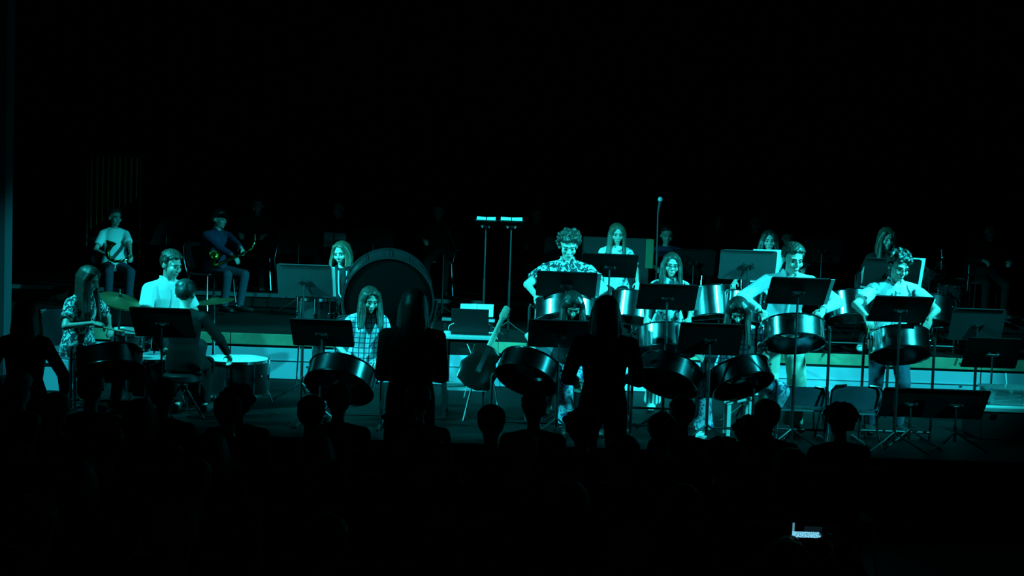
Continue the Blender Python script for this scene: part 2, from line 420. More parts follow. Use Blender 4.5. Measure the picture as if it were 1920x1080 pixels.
    if cm:
        t = MB(); off = .016
        pts = [P0 - up(ln * .5) * .10 * s] + tor[1:]
        t.loft(pts, [(a + off, c + off) for a, c in [(.165 * s, .12 * s)] + twd[1:5]] + [(.085 * s, .075 * s)], X1, power=.9)
        for k in (-1, 1):
            t.cap(N - up(ln) * .035 * s + X1 * k * .06 * s, sh[k], .050 * s, .060 * s * fat)
            if sl == 'short':
                e = sh[k] + (el[k] - sh[k]) * .72
                t.tube([sh[k], (sh[k] + e) / 2, e], [.064 * s * fat, .066 * s * fat, .070 * s * fat], 14)
            else:
                t.cap(sh[k], el[k], .064 * s * fat, .055 * s * fat); t.tube([el[k], wr[k] - (wr[k] - el[k]) * .06], [.054 * s * fat, .038 * s], 14)
                t.ell(el[k], .054 * s * fat)
        if collar:
            for k in (-1, 1):
                a0 = N + NP((k * .055 * s, .035 * s, .035 * s)); a1 = N + NP((k * .048 * s, -.05 * s, .012 * s)) + up(ln) * 0; a2 = N + up(ln) * -.075 * s + NP((k * .035, -.095 * s, .015))
                t.cap(a0, a1, .014, .014, 8); t.cap(a1, a2, .015, .007, 8)
        voxel(t.build('shirt', cm, body), .0105, 3)
        # buttons and pocket line: a narrow placket down the chest
        if collar:
            pc = MB(); f0 = P0 + up(ln * .5) * .03 * s; 
            row = [p + NP((0, -math.cos(ln) * (w[1] + off + .004), -math.sin(ln) * (w[1] + off))) for p, w in zip(tor[1:5], twd[1:5])]
            pc.loft(row, [(.014, .005)] * 4, X1, 8); pc.build('placket', cm, body)
    # --- bottom
    bm, bs = bottom
    t = MB()
    t.loft([P0 - up(ln * .4) * .09 * s, P0, P0 + up(ln * .5) * .09 * s], [(.165 * s, .125 * s), (.178 * s, .135 * s), (.15 * s, .115 * s)], X1)
    for k in (-1, 1):
        f = 1.0 if bs == 'slim' else 1.25
        t.cap(hip[k], kn[k], .098 * s, .070 * s * f); t.ell(kn[k], .070 * s * f)
        t.tube([kn[k], (kn[k] + an[k]) / 2, an[k] + NP((0, 0, .005))], [.069 * s * f, .060 * s * f, (.050 if bs == 'slim' else .095) * s], 14)
    voxel(t.build('trousers', bm, body), .0115, 3)
    for k in (-1, 1):
        fdir = nrm(NP((k * .18, -1, 0))); a0 = an[k] + NP((0, .035, -.035))
        sh_ = MB().loft([a0 + NP((0, .03, .0)), a0 + fdir * .04, a0 + fdir * .13, a0 + fdir * .215, a0 + fdir * .235], [(.030, .028), (.040, .042), (.046, .034), (.040, .026), (.02, .015)], np.cross(fdir, (0, 0, 1)), 14)
        sh_.build('shoe', shoes, body)
    # --- face
    q = lambda p: HC + R @ (NP(p, float) * g)
    if detail:
        for k in (-1, 1):
            MB().ell(q((k * .031, -.0795, -.001)), (.0135 * g, .008 * g, .0075 * g), R, 10, 6).build('eye', 'eye', body)
            MB().cap(q((k * .014, -.094, .024)), q((k * .048, -.077, .024)), .0045, .0035, 6).build('eyebrow', hair[1], body)
        MB().ell(q((0, -.090, -.0655)), (.021 * g, .007 * g, .007 * g), R, 10, 6).build('mouth', 'lip', body)
    if glasses:
        gm = MB()
        for k in (-1, 1):
            ring = [q((k * .032 + .022 * math.cos(a), -.100 + .008 * abs(math.cos(a)) * 0, -.002 + .018 * math.sin(a))) for a in [2 * math.pi * i / 16 for i in range(17)]]
            gm.tube(ring, .0022, 6); gm.tube([q((k * .054, -.099, .004)), q((k * .078, -.02, .006)), q((k * .08, .02, .0))], .002, 6)
        gm.tube([q((-.01, -.10, .002)), q((.01, -.10, .002))], .0022, 6)
        gm.build('glasses', 'black_metal', body)
    # --- hair
    st, hm, hl = hair
    if st:
        h = MB(); rng = random.Random(int(px * 7 + D * 13))
        cr = NP((.074, .092, .082)); cc = NP((0, .012, .03))
        pts = scalp(230 if st != 'curly' else 260, st)
        for p in pts:
            if st == 'curly':
                off = rng.uniform(.008, .038) * (1.0 if p[2] > 0 else .5); r = rng.uniform(.014, .024)
            elif st == 'short': off = .004 + (.012 if p[2] > .4 else 0); r = .016
            else: off = .003; r = .017
            c = q(cc + p * (cr + off))
            if st == 'curly': c = c + NP((rng.uniform(-1, 1), rng.uniform(-1, 1), rng.uniform(-1, 1))) * .006
            h.ell(c, r * g, None, 7, 5)
        if st == 'long':
            n = 34
            for i in range(n):
                a = math.radians(-142 + 284 * i / (n - 1)) + rng.uniform(-.05, .05)     # 0 = back of the head
                dx, dy = math.sin(a), math.cos(a)
                c0 = q((dx * .03, dy * .02 + .0, .116)); c1 = q((dx * .070, dy * .085 + .012, .070)); c2 = q((dx * .084, dy * .100 + .012, .0))
                if dy < -.3: c1 = q((dx * .075, dy * .080, .078)); c2 = q((dx * .108, dy * .060, .0))
                drop = hl * rng.uniform(.82, 1.0)
                w = rng.uniform(-.012, .012)
                c3 = c2 + NP((dx * .012 + w, dy * .006 - (.03 * math.sin(ln)), -drop * .5)); c4 = c3 + NP((dx * .012 - w, dy * .012 - .02 * math.sin(ln) - (.02 if dy < 0 else 0), -drop * .5))
                h.tube([c0, c1, c2, (c2 + c3) / 2, c3, c4], [.012, .017, .017, .016, .015, .007], 7)
        hb = h.build('hair', hm, body); voxel(hb, .0065 if vox < .009 else .011, 2 if st != 'curly' else 1)
    if hat:
        ht = MB(); ht.ell(q((0, .012, .055)), (.086 * g, .104 * g, .072 * g), R)
        ht.loft([q((0, -.06, .058)), q((0, -.11, .055)), q((0, -.155, .046))], [(.07, .008), (.066, .007), (.04, .005)], R @ X1, 14)
        ht.build('cap', hat, body)
    body['_wr'] = [float(v) for k in (-1, 1) for v in (NP(loc) + Rzm(ps) @ wr[k])]
    body['_hd'] = [float(v) for k in (-1, 1) for v in (Rzm(ps) @ nrm(wr[k] - el[k]))]
    return body
def mallet(pr, k, to, label, red='red_rubber', ln=.26):
    i = 0 if k < 0 else 3
    w = NP(list(pr['_wr'])[i:i + 3]); d0 = NP(list(pr['_hd'])[i:i + 3])
    c = w + nrm(d0 + NP((0, -.2, -.3))) * .075 + NP((0, 0, -.02)); d = nrm(to)
    r = thing('mallet', label, 'mallet', tuple(c))
    MB().cyl(-d * .07, d * (ln - .09), .0065, .0055, 8).build('stick', 'wood_stick', r)
    MB().cap(d * (ln - .13), d * (ln - .075), .0105, .0115, 8).build('rubber_tip', red, r)
    return r
def finish_people():
    for o in list(bpy.data.objects):
        for kk in ('_wr', '_hd'):
            if kk in o: del o[kk]
# ------------------------------------------------------------------ furniture and instruments
def music_stand(label, px, py, D, fz=0.0, hpx=50, yaw=0, w=.51, mesh_m='desk_black', knob='grey_metal', h=.34, tilt=None, paper=0, group=None, shaft=True, rolldeg=0):
    c = P(px, py, D); tl = math.acos(min(.97, hpx / PXM(D) / h)) if tilt is None else math.radians(tilt)
    r = thing('music_stand', label, 'music stand', (c.x, c.y, fz), math.radians(yaw), group)
    z = c.z - fz
    dn = NP((0, -math.sin(tl), math.cos(tl)))            # up along the desk: top leans to the audience
    nf = NP((0, math.cos(tl), math.sin(tl)))             # face towards the player
    rr = math.radians(rolldeg); ax = NP((math.cos(rr), 0, 0)) + dn * math.sin(-rr); 
    c0 = NP((0, 0, z)); ax3 = (nrm(ax), nf, dn)
    pts = []
    dk = MB()
    # desk plate with rounded corners
    ring = []
    for cxx, czz, a0 in ((1, 1, 0), (-1, 1, 90), (-1, -1, 180), (1, -1, 270)):
        for t in (0, 30, 60, 90):
            a = math.radians(a0 + t); ring.append((cxx * (w / 2 - .02) + .02 * math.cos(a), czz * (h / 2 - .02) + .02 * math.sin(a)))
    A = [c0 + ax3[0] * x + dn * y - nf * .0015 for x, y in ring]; B = [c0 + ax3[0] * x + dn * y + nf * .0015 for x, y in ring]
    dk.rings([A, B]); dk.build('desk', mesh_m, r, smooth=False)
    MB().box(c0 - dn * (h / 2 - .003) + nf * .028, (w, .055, .004), ax3).build('shelf', mesh_m, r, smooth=False)
    MB().box(c0 + dn * (h / 2) - nf * .006, (w - .05, .012, .006), ax3).build('top_fold', mesh_m, r, smooth=False)
    br = MB().box(c0 - nf * .018 - dn * .01, (.11, .03, .028), ax3).build('bracket', 'black_metal', r, smooth=False, bevel=.004)
    for k in (-1, 1):
        MB().cyl(c0 - nf * .03 + ax3[0] * k * .038 + dn * .022, c0 - nf * .052 + ax3[0] * k * .038 + dn * .022, .012, .010, 10).build('knob', knob, br)
    bot = c0 - nf * .035 - dn * .02
    MB().cyl((0, bot[1], bot[2]), (0, bot[1], .55 if z > .85 else z * .5), .009, n=10).build('upper_tube', 'grey_metal', r)
    MB().cyl((0, bot[1], .60 if z > .85 else z * .55), (0, bot[1], .07), .0135, n=10).build('lower_tube', 'black_metal', r)
    for a in (90, 210, 330):
        a = math.radians(a); p = NP((math.cos(a), math.sin(a), 0)); o = NP((0, bot[1], 0))
        MB().tube([o + NP((0, 0, .16)), o + p * .10 + NP((0, 0, .10)), o + p * .27 + NP((0, 0, .012))], .0085, 8).build('leg', 'black_metal', r)
    if paper:
        for sx, wd in ((-1, .23), (1, .23)) if paper == 2 else ((1, .25),):
            sh = thing('sheet_music', 'music sheets on ' + label.split(' with')[0], 'sheet music', tuple(c), math.radians(yaw), 'sheet music on the stands')
            if paper == 2: sh['label'] = ('left' if sx < 0 else 'right') + ' music sheet on ' + label.split(' with')[0]
            ofs = sx * (w / 2 - wd / 2 + (.032 if sx > 0 else -.005))
            MB().box(nf * .006 + ax3[0] * ofs - dn * .006, (wd, .003, .315), ax3).build('page', 'paper', sh, smooth=False)
            MB().box(nf * .009 + ax3[0] * (ofs - .006) - dn * .01, (wd - .01, .002, .305), ax3).build('page', 'paper', sh, smooth=False)
    return r
def steel_pan(label, px, py, D, axis, dia=.56, skirt=.17, fz=0.0, stand=True, slabel=None, shade='pan_chrome', group=None):
    """open-bottomed pan hung on a stand; px,py is the middle of its skirt"""
    c = P(px, py, D); R_ = axes_from(axis); r = dia / 2
    t = thing('steel_pan', label, 'steel pan', tuple(c), 0, group)
    h = skirt / 2; n = 48
    MB().lathe([(r, -h), (r * .997, -h * .2), (r, h), (r - .004, h), (r - .004, -h)], n, True, R_).build('skirt', shade, t)
    # sunk playing surface with raised notes
    mb = MB(); rings = []
    for i in range(15):
        rr = r * (1 - i / 14.5); ring = []
        for j in range(n):
            a = 2 * math.pi * j / n; u = rr / r
            z = h - .11 * (1 - u ** 2) + .007 * max(0, math.sin(a * 6)) * math.exp(-((u - .76) / .12) ** 2) + .006 * max(0, math.sin(a * 4)) * math.exp(-((u - .38) / .1) ** 2)
            ring.append(R_ @ NP((rr * math.cos(a), rr * math.sin(a), z)))
        rings.append(ring)
    mb.rings(rings); o = mb.build('playing_surface', shade, t)
    s = o.modifiers.new('thick', 'SOLIDIFY'); s.thickness = .003
    for z, q in ((h, 'rim'), (-h, 'bottom_rim')):
        prof = [(r + .008 * math.cos(a), z + .008 * math.sin(a)) for a in [2 * math.pi * i / 8 for i in range(8)]]
        MB().lathe(prof, n, True, R_).build(q, shade, t)
    for a in (0, math.pi):      # bolts where the hooks hold it
        p = R_ @ NP((r * math.cos(a), r * math.sin(a), h * .55)); d = R_ @ NP((math.cos(a), math.sin(a), 0))
        MB().cyl(p, p + d * .02, .010, .008, 8).build('hanging_bolt', 'chrome', t)
    if stand:
        st = thing('pan_stand', slabel or ('black upright stand carrying ' + label), 'pan stand', (c.x, c.y, fz), 0, 'steel pan stands')
        z = c.z - fz; w = r + .045; xa = R_[:, 0]
        for k in (-1, 1):
            MB().tube([(k * w, .0, .02), (k * w, 0, z * .6), (k * w, 0, z + .03 * 0 + k * xa[2] * r + h * .5), (k * (w - .015), 0, z + k * xa[2] * r + h * .5 + .03)], .0125, 8).build('upright', 'black_metal', st)
            MB().tube([(k * w, -.24, .012), (k * w, -.2, .02), (k * w, .2, .02), (k * w, .24, .012)], .0125, 8).build('foot', 'black_metal', st)
        MB().cyl((-w, 0, .10), (w, 0, .10), .011, n=8).build('crossbar', 'black_metal', st)
    return t
def chair(label, loc, yaw, group=None, shell='seat_shell', zs=1.0):
    r = thing('chair', label, 'chair', loc, math.radians(yaw), group)     # faces -Y at yaw 0
    r.scale = (.92 if zs < 1 else 1, 1, zs)
    MB().loft([(0, -.21, .455), (0, -.1, .445), (0, .1, .44), (0, .2, .452)], [(.20, .011), (.225, .012), (.225, .012), (.20, .012)], (1, 0, 0), 20, .5).build('seat', shell, r)
    mb = MB(); rings = []
    for zz, yy, ww in ((.52, .20, .195), (.56, .205, .215), (.66, .225, .222), (.77, .25, .215), (.815, .262, .19), (.83, .266, .15)):
        ring = []
        for j in range(13):
            x = -1 + 2 * j / 12; ring.append((x * ww, yy - .03 * x * x + .0, zz))
        back = [(p[0], p[1] + .012, p[2]) for p in reversed(ring)]
        rings.append(ring + back)
    mb.rings(rings); mb.build('backrest', shell, r)
    for k in (-1, 1):
        MB().tube([(k * .20, .20, .42), (k * .228, .235, .60), (k * .226, .258, .76), (k * .19, .27, .835), (k * .10, .275, .845)], .011, 8).build('back_tube', 'chrome', r)
        MB().tube([(k * .20, -.18, .435), (k * .215, -.20, .2), (k * .235, -.235, .01)], .011, 8).build('leg', 'chrome', r)
        MB().tube([(k * .20, .17, .43), (k * .215, .20, .2), (k * .235, .26, .01)], .011, 8).build('leg', 'chrome', r)
    return r
def stool(label, loc, hgt):
    r = thing('stool', label, 'stool', loc)
    MB().lathe([(.001, hgt), (.14, hgt), (.165, hgt - .02), (.165, hgt - .06), (.15, hgt - .075), (.001, hgt - .075)], 28).build('seat', 'leather', r)
    MB().cyl((0, 0, hgt - .07), (0, 0, .22), .018).build('post', 'chrome', r)
    for a in (90, 210, 330):
        a = math.radians(a); MB().cyl((0, 0, .28), (.24 * math.cos(a), .24 * math.sin(a), .01), .011, n=8).build('leg', 'chrome', r)
    return r
# ------------------------------------------------------------------ front row of players
boy = person('curly haired player in a leaf print shirt standing behind the centre steel pan', 1062, 12.15, 0, 1.69, 0, lean=8, head=(24, 4, 0),
    hands={-1: P(1006, 556, 11.75), 1: P(1108, 560, 11.75)}, poles={-1: NP((-1.6, .3, -.35)), 1: NP((1.6, .3, -.35))}, hair=('curly', 'hair_brown', .1), top=('leaf_shirt', 'short', True), bottom=('dark_cloth', 'slim'))
mallet(boy, -1, (-.12, -.1, -1), 'wooden mallet in the left-hand fist of the curly haired centre player', 'wood_stick')
mallet(boy, 1, (.1, -.2, -1), 'wooden mallet hidden behind the music stand of the curly haired centre player', 'wood_stick')
steel_pan('chrome steel pan with two bright streaks before the curly haired centre player', 1063, 589, 11.7, (0, .42, .9), .57, .19, slabel='black stand of the centre steel pan with two bright streaks')
music_stand('black music stand before the curly haired centre player', 1062, 533, 11.4, 0, 50, paper=2)
gl = person('player with glasses and long brown hair smiling behind a music stand', 1256, 12.6, 0, 1.51, 0, True, lean=6, head=(10, 2, 3),
    hands={-1: P(1212, 596, 12.25), 1: P(1292, 598, 12.25)}, hair=('long', 'hair_brown', .24), top=('leaf_shirt_light', 'short', True), bottom=('striped_trousers', 'wide'), shoes='shoe_white', glasses=True)
mallet(gl, 1, (.3, -.3, -1), 'wooden mallet of the player with glasses', 'wood_stick')
steel_pan('chrome steel pan with twin streaks before the player with glasses', 1250, 640, 12.05, (0, .36, .93), .56, .20, slabel='black stand of the steel pan before the player with glasses')
music_stand('black music stand hiding the chest of the player with glasses', 1251, 557, 11.6, 0, 52, paper=2)
man = person('short haired man bending over a steel pan, lit on one side of the face', 1472, 11.6, 0, 1.73, 0, lean=28, head=(16, 14, 0),
    hands={-1: P(1424, 582, 11.15), 1: P(1542, 582, 11.15)}, poles={-1: NP((-1.7, .1, -.6)), 1: NP((1.7, .1, -.6))}, hair=('short', 'hair_brown', .1), top=('pale_cloth', 'long', True), bottom=('khaki', 'wide'))
mallet(man, -1, (.25, -.25, -1), 'red tipped mallet in the hand beside the elbow of the bending man')
mallet(man, 1, (-.2, -.25, -1), 'red tipped mallet at the far end of the pan of the bending man')
steel_pan('chrome steel pan with one broad bright streak before the bending man', 1487, 626, 11.12, (0, .42, .9), .52, .17, slabel='black stand of the steel pan before the bending man')
music_stand('black music stand before the bending man', 1496, 546, 10.78, 0, 54, w=.475, paper=2)
cb = person('curly haired player in a white leaf print shirt leaning over the rightmost steel pan', 1672, 11.7, 0, 1.64, 0, lean=18, head=(20, 16, 4),
    hands={-1: P(1624, 592, 11.25), 1: P(1742, 598, 11.25)}, poles={-1: NP((-1.5, .1, -.6)), 1: NP((1.5, .1, -.6))}, hair=('curly', 'hair_dark', .1), top=('leaf_shirt_light', 'short', True), bottom=('denim', 'slim'), glasses=True)
mallet(cb, -1, (-.05, -.2, -1), 'red tipped mallet in the lit hand left of the rightmost steel pan')
mallet(cb, 1, (-.12, -.2, -1), 'red tipped mallet right of the rightmost steel pan')
steel_pan('chrome steel pan with a round white glare, rightmost of the standing row', 1686, 647, 11.2, (0, .42, .9), .50, .18, slabel='black stand of the rightmost steel pan')
music_stand('black music stand before the curly haired player on the right', 1688, 580, 10.8, 0, 53, w=.475)
# ------------------------------------------------------------------ second row, seated on the riser
def row2(label, px, D, H, head, hair, top, **k):
    return person(label, px, D, RZ, H, 0, True, sit=.46, head=head, hair=hair, top=top, **k)
chair('dark chair on the riser under the long haired player left of the microphone stand', (X(1152, 14.75), 14.8, RZ), 0)
row2('player with long straight fair hair behind a high black music stand', 1152, 14.75, 1.54, (14, 8, 0), ('long', 'hair_light', .30), ('leaf_shirt_light', 'short', False), bottom=('dark_cloth', 'slim'), hands={-1: P(1125, 540, 14.4), 1: P(1195, 530, 14.4)})
steel_pan('tall chrome steel pan behind the centre player, below the high black stand', 1188, 577, 14.15, (.1, .25, .95), .52, .27, RZ, slabel='black stand of the tall pan behind the centre player')
music_stand('high black music stand before the fair long haired player', 1143, 498, 12.4, 0, 46, knob='chrome')
chair('dark chair on the riser under the wavy haired player', (X(1437, 14.75), 14.8, RZ), 0)
row2('player with dark wavy hair, half hidden behind a grey-lit music stand', 1437, 14.75, 1.50, (8, -4, 0), ('long', 'hair_dark', .22), ('white_cloth', 'short', False), bottom=('dark_cloth', 'slim'), hands={-1: P(1365, 542, 14.35), 1: P(1425, 545, 14.3)})
steel_pan('tall chrome steel pan with a long vertical glare right of the glasses player', 1330, 567, 13.95, (-.1, .2, .95), .48, .30, RZ, slabel='black stand of the pan with the long vertical glare')
steel_pan('tall chrome steel pan with patchy reflections below the grey-lit stand', 1394, 577, 13.8, (.08, .2, .95), .40, .30, RZ, slabel='black stand of the pan with patchy reflections')
music_stand('grey-lit music stand with a shadowed bracket before the wavy haired player', 1402, 497, 12.1, 0, 53, tilt=18, h=.28, paper=1, mesh_m='desk_black_lit')
chair('dark chair on the riser under the player with fair hair on the right', (X(1655, 14.75), 14.8, RZ), 0)
row2('player with long fair hair seated behind the right curly haired player', 1656, 14.75, 1.68, (14, 10, 0), ('long', 'hair_light', .26), ('dark_cloth', 'short', False), bottom=('black_cloth', 'slim'), shoes='shoe_white', hands={-1: P(1618, 535, 14.35), 1: P(1715, 545, 14.35)}, feet={-1: (-.35, -.52, .075), 1: (-.24, -.52, .075)})
steel_pan('speckled chrome steel pan between the bending man and the right player', 1598, 574, 14.05, (-.05, .3, .95), .50, .26, RZ, slabel='black stand of the speckled pan on the riser')
steel_pan('steel pan with a star shaped glare behind the rightmost player', 1742, 582, 14.05, (.1, .25, .95), .46, .26, RZ, slabel='black stand of the pan with the star shaped glare')
music_stand('black music stand behind the curls of the right player', 1672, 512, 12.2, 0, 54, tilt=20, h=.28, paper=1)
# ------------------------------------------------------------------ seated players in the foreground
def low_pan(label, px, py, D, ax, dia=.50):
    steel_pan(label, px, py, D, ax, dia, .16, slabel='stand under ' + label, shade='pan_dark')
g1 = person('seated player in a plaid shirt with dark hair falling over the face', 1380, 11.42, 0, 1.58, -4, True, sit=.43, lean=24, head=(38, -6, 0), hair=('long', 'hair_dark', .30), top=('plaid', 'short', True), bottom=('flower_trousers', 'wide'), shoes='shoe_white',
    hands={-1: P(1330, 690, 11.15), 1: P(1392, 690, 11.05)}, poles={-1: NP((-1.2, .2, -.6)), 1: NP((2.2, .0, -.5))}, knees={-1: -.45, 1: 1.0}, feet={-1: (-.25, -.36, .075), 1: (.27, -.08, .075)})
chair('dark chair under the seated player in the plaid shirt', (X(1377, 11.46), 11.5, 0), -10)
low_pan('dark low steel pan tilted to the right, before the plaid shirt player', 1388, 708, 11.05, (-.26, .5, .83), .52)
music_stand('black music stand before the plaid shirt player', 1331, 636, 10.85, 0, 64)
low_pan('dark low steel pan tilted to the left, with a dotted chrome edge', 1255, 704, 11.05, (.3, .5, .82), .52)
g2 = person('dim seated player with bowed head in front of the centre steel pan', 1066, 11.38, 0, 1.52, 8, True, sit=.43, lean=18, head=(42, 0, 0), hair=('long', 'hair_dark', .26), top=('dark_cloth', 'short', False), bottom=('flower_trousers', 'wide'), shoes='shoe_dark',
    hands={-1: P(1010, 668, 11.2), 1: P(1090, 660, 11.2)}, knees={-1: .05, 1: .35}, feet={-1: (-.03, -.36, .075), 1: (.2, -.36, .075)})
chair('dark chair under the dim player with bowed head', (X(1067, 11.4), 11.45, 0), 8)
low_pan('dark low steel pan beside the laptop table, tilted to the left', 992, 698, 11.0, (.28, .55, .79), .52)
music_stand('black music stand before the dim player with bowed head', 1049, 626, 10.9, 0, 57)
g3 = person('seated player in a checked shirt looking down in front of the bass drum', 686, 11.7, 0, 1.48, 16, True, sit=.40, lean=20, head=(20, 10, 0), hair=('long', 'hair_brown', .26), top=('plaid', 'short', True), bottom=('flower_trousers', 'slim'),
    hands={-1: P(655, 672, 11.4), 1: P(712, 675, 11.4)}, knees={-1: -1.0, 1: .8}, feet={-1: (-.36, -.26, .075), 1: (.36, -.26, .075)})
chair('dark chair under the player in front of the bass drum', (X(684, 11.8), 11.84, 0), 16)
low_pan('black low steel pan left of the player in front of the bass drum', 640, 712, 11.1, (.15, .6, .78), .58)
music_stand('black music stand left of the player in front of the bass drum', 604, 624, 11.1, 0, 56)
g4 = person('player with long hair in a leaf print shirt seated at the left end', 148, 11.6, 0, 1.56, 62, True, sit=.43, lean=8, head=(22, 14, 0), hair=('long', 'hair_brown', .40), top=('leaf_shirt', 'short', True), bottom=('dark_cloth', 'slim'),
    hands={-1: P(176, 606, 11.35), 1: P(205, 612, 11.7)}, poles={-1: NP((-1.2, .3, -.8)), 1: NP((1.0, .2, -.8))})
chair('dark chair under the long haired player at the left end', (X(145, 11.6), 11.62, 0), 62)
mallet(g4, -1, (.9, -.1, -.15), 'wooden mallet held out by the long haired player at the left end', 'wood_stick')
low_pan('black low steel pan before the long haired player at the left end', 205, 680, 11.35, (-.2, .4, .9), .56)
# ------------------------------------------------------------------ drummer and kit
dr = person('drummer in a white short sleeved shirt turned to the right', 302, 12.45, 0, 1.74, 48, sit=.48, lean=12, head=(16, 14, 0), hair=('short', 'hair_brown', .1), top=('white_cloth', 'short', True), bottom=('dark_cloth', 'slim'),
    hands={-1: P(318, 612, 12.05), 1: P(356, 590, 12.3)})
stool('round drum throne under the drummer in the white shirt', (X(306, 12.5), 12.5, 0), .50)
def cymbal(name, label, px, py, D, dia, axis, fz=0.0, pair=False):
    c = P(px, py, D); r = thing(name, label, 'cymbal', (c.x, c.y, fz)); z = c.z - fz; R_ = axes_from(axis)
    for i, dz in enumerate((0, -.035) if pair else (0,)):
        sg = -1 if i else 1
        MB().lathe([(.004, .028 * sg), (.035, .024 * sg), (.05, .012 * sg), (dia / 2, -.012 * sg), (dia / 2, -.014 * sg), (.05, .009 * sg), (.004, .025 * sg)], 44, False, R_, (0, 0, z + dz)).build('plate', 'cymbal', r)
    MB().cyl((0, 0, z - .06), (0, 0, z + .09), .006, n=8).build('rod', 'chrome', r)
    MB().lathe([(.003, .05), (.016, .045), (.016, .03), (.003, .028)], 14, False, R_, (0, 0, z)).build('felt', 'dark_cloth', r)
    MB().cyl((0, 0, z - .04), (0, 0, .45), .0105, n=8).build('upper_tube', 'chrome', r)
    MB().cyl((0, 0, .5), (0, 0, .1), .0135, n=8).build('lower_tube', 'chrome', r)
    MB().cyl((0, -.02, .5), (.0, .02, .5), .022, n=10).build('clamp', 'chrome', r)
    for a in (30, 150, 270):
        a = math.radians(a); MB().cyl((0, 0, .32), (.26 * math.cos(a), .26 * math.sin(a), .01), .008, n=8).build('leg', 'chrome', r)
    return r
cymbal('hi_hat', 'pair of tilted brass hi-hat cymbals left of the drummer', 224, 561, 12.05, .38, (.28, -.22, .93), pair=True)
cymbal('ride_cymbal', 'dim brass cymbal right of the drummer below the saxophonist', 402, 563, 13.0, .38, (-.12, -.1, .98))
def drum(name, label, px, py, D, dia, hgt, fz=0.0, head='drum_head_white', axis=(0, 0, 1), legs=True, shell='drum_shell'):
    c = P(px, py, D); r = thing(name, label, 'drum', (c.x, c.y, fz)); z = c.z - fz; R_ = axes_from(axis); o = NP((0, 0, z))
    rr = dia / 2
    MB().lathe([(rr, 0), (rr, -hgt), (rr - .006, -hgt), (rr - .006, 0)], 44, True, R_, o).build('shell', shell, r)
    MB().lathe([(.001, .004), (rr * .98, .004), (rr, 0), (rr, -.006), (.001, -.003)], 44, False, R_, o).build('drum_head', head, r)
    for q in (0, -hgt):
        MB().lathe([(rr + .003, q + .012), (rr + .012, q + .012), (rr + .012, q - .014), (rr + .003, q - .014)], 44, True, R_, o).build('hoop', 'chrome', r)
    for i in range(8):
        a = 2 * math.pi * i / 8; e = NP((math.cos(a), math.sin(a), 0)) * (rr + .014)
        MB().cyl(o + R_ @ (e + NP((0, 0, .01))), o + R_ @ (e + NP((0, 0, -hgt - .01))), .005, n=6).build('tension_rod', 'chrome', r)
        MB().box(o + R_ @ (e * .98 + NP((0, 0, -hgt / 2))), (.02, .02, .05), tuple(R_[:, k] for k in range(3))).build('lug', 'chrome', r, smooth=False, bevel=.004)
    if legs:
        for i in range(3):
            a = math.radians(30 + 120 * i); e = NP((math.cos(a), math.sin(a), 0))
            MB().tube([o + R_ @ (e * (rr + .02) + NP((0, 0, -hgt * .4))), o + e * (rr + .03) + NP((0, 0, -hgt - .02)), e * (rr + .06) + NP((0, 0, .01))], .009, 8).build('leg', 'chrome', r)
    return r
drum('snare_drum', 'small chrome rimmed drum below the hi-hat cymbals', 248, 622, 12.15, .34, .14, axis=(.1, -.06, .99), head='drum_head_white')
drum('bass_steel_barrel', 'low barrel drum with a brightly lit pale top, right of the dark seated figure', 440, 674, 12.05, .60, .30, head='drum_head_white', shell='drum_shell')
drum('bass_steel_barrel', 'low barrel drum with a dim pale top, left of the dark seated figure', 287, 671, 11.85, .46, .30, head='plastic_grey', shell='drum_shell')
music_stand('black music stand in front of the drummer, leftmost of the stands', 305, 605, 10.78, 0, 60, w=.49)
# bass drum on its cradle
bd = P(728, 566, 12.55); r = thing('bass_drum', 'large dark concert bass drum behind the player looking down', 'drum', (bd.x, bd.y, 0))
Rb = axes_from((.10, -.96, -.16), (0, 0, 1)); ob = NP((0, 0, bd.z)); rr = .412
MB().lathe([(rr, -.20), (rr, .20), (rr - .01, .20), (rr - .01, -.20)], 64, True, Rb, ob + Rb @ NP((0, 0, -.20))).build('shell', 'drum_shell', r)
for q in (0, -.40):
    MB().lathe([(rr + .002, q + .02), (rr + .018, q + .02), (rr + .018, q - .025), (rr + .002, q - .025)], 64, True, Rb, ob).build('hoop', 'grey_metal', r)
    MB().lathe([(.001, q + .004), (rr - .01, q + .004), (rr, q), (.001, q - .004)], 64, False, Rb, ob).build('drum_head', 'drum_head_black', r)
for i in range(12):
    a = 2 * math.pi * i / 12; e = NP((math.cos(a), math.sin(a), 0)) * (rr + .022)
    MB().cyl(ob + Rb @ (e + NP((0, 0, .01))), ob + Rb @ (e + NP((0, 0, -.41))), .005, n=6).build('tension_rod', 'black_metal', r)
for k in (-1, 1):
    MB().tube([(k * .36, .0, .02), (k * .36, .05, .35), (k * .44, .1, bd.z - .05), (k * .45, .1, bd.z + .02)], .016, 8).build('cradle_post', 'black_metal', r)
    MB().cyl((k * .36, -.28, .02), (k * .36, .4, .02), .016, n=8).build('foot', 'black_metal', r)
MB().cyl((-.36, .05, .3), (.36, .05, .3), .014, n=8).build('crossbar', 'black_metal', r)
lan = person('player with fair hair and a strap round the neck, left of the bass drum', 642, 13.35, 0, 1.66, -8, True, sit=.62, lean=3, head=(12, -12, -4), hair=('long', 'hair_light', .14), top=('dark_cloth', 'long', True), bottom=('dark_cloth', 'slim'), hands={-1: P(625, 575, 13.0), 1: P(668, 590, 13.0)})
stool('tall stool under the player left of the bass drum', (X(642, 13.4), 13.42, 0), .62)
st = thing('neck_strap', 'pale instrument strap hanging in a loop from the player by the bass drum', 'strap', (X(642, 13.2), 13.13, 0))
zc = P(645, 520, 13.1).z
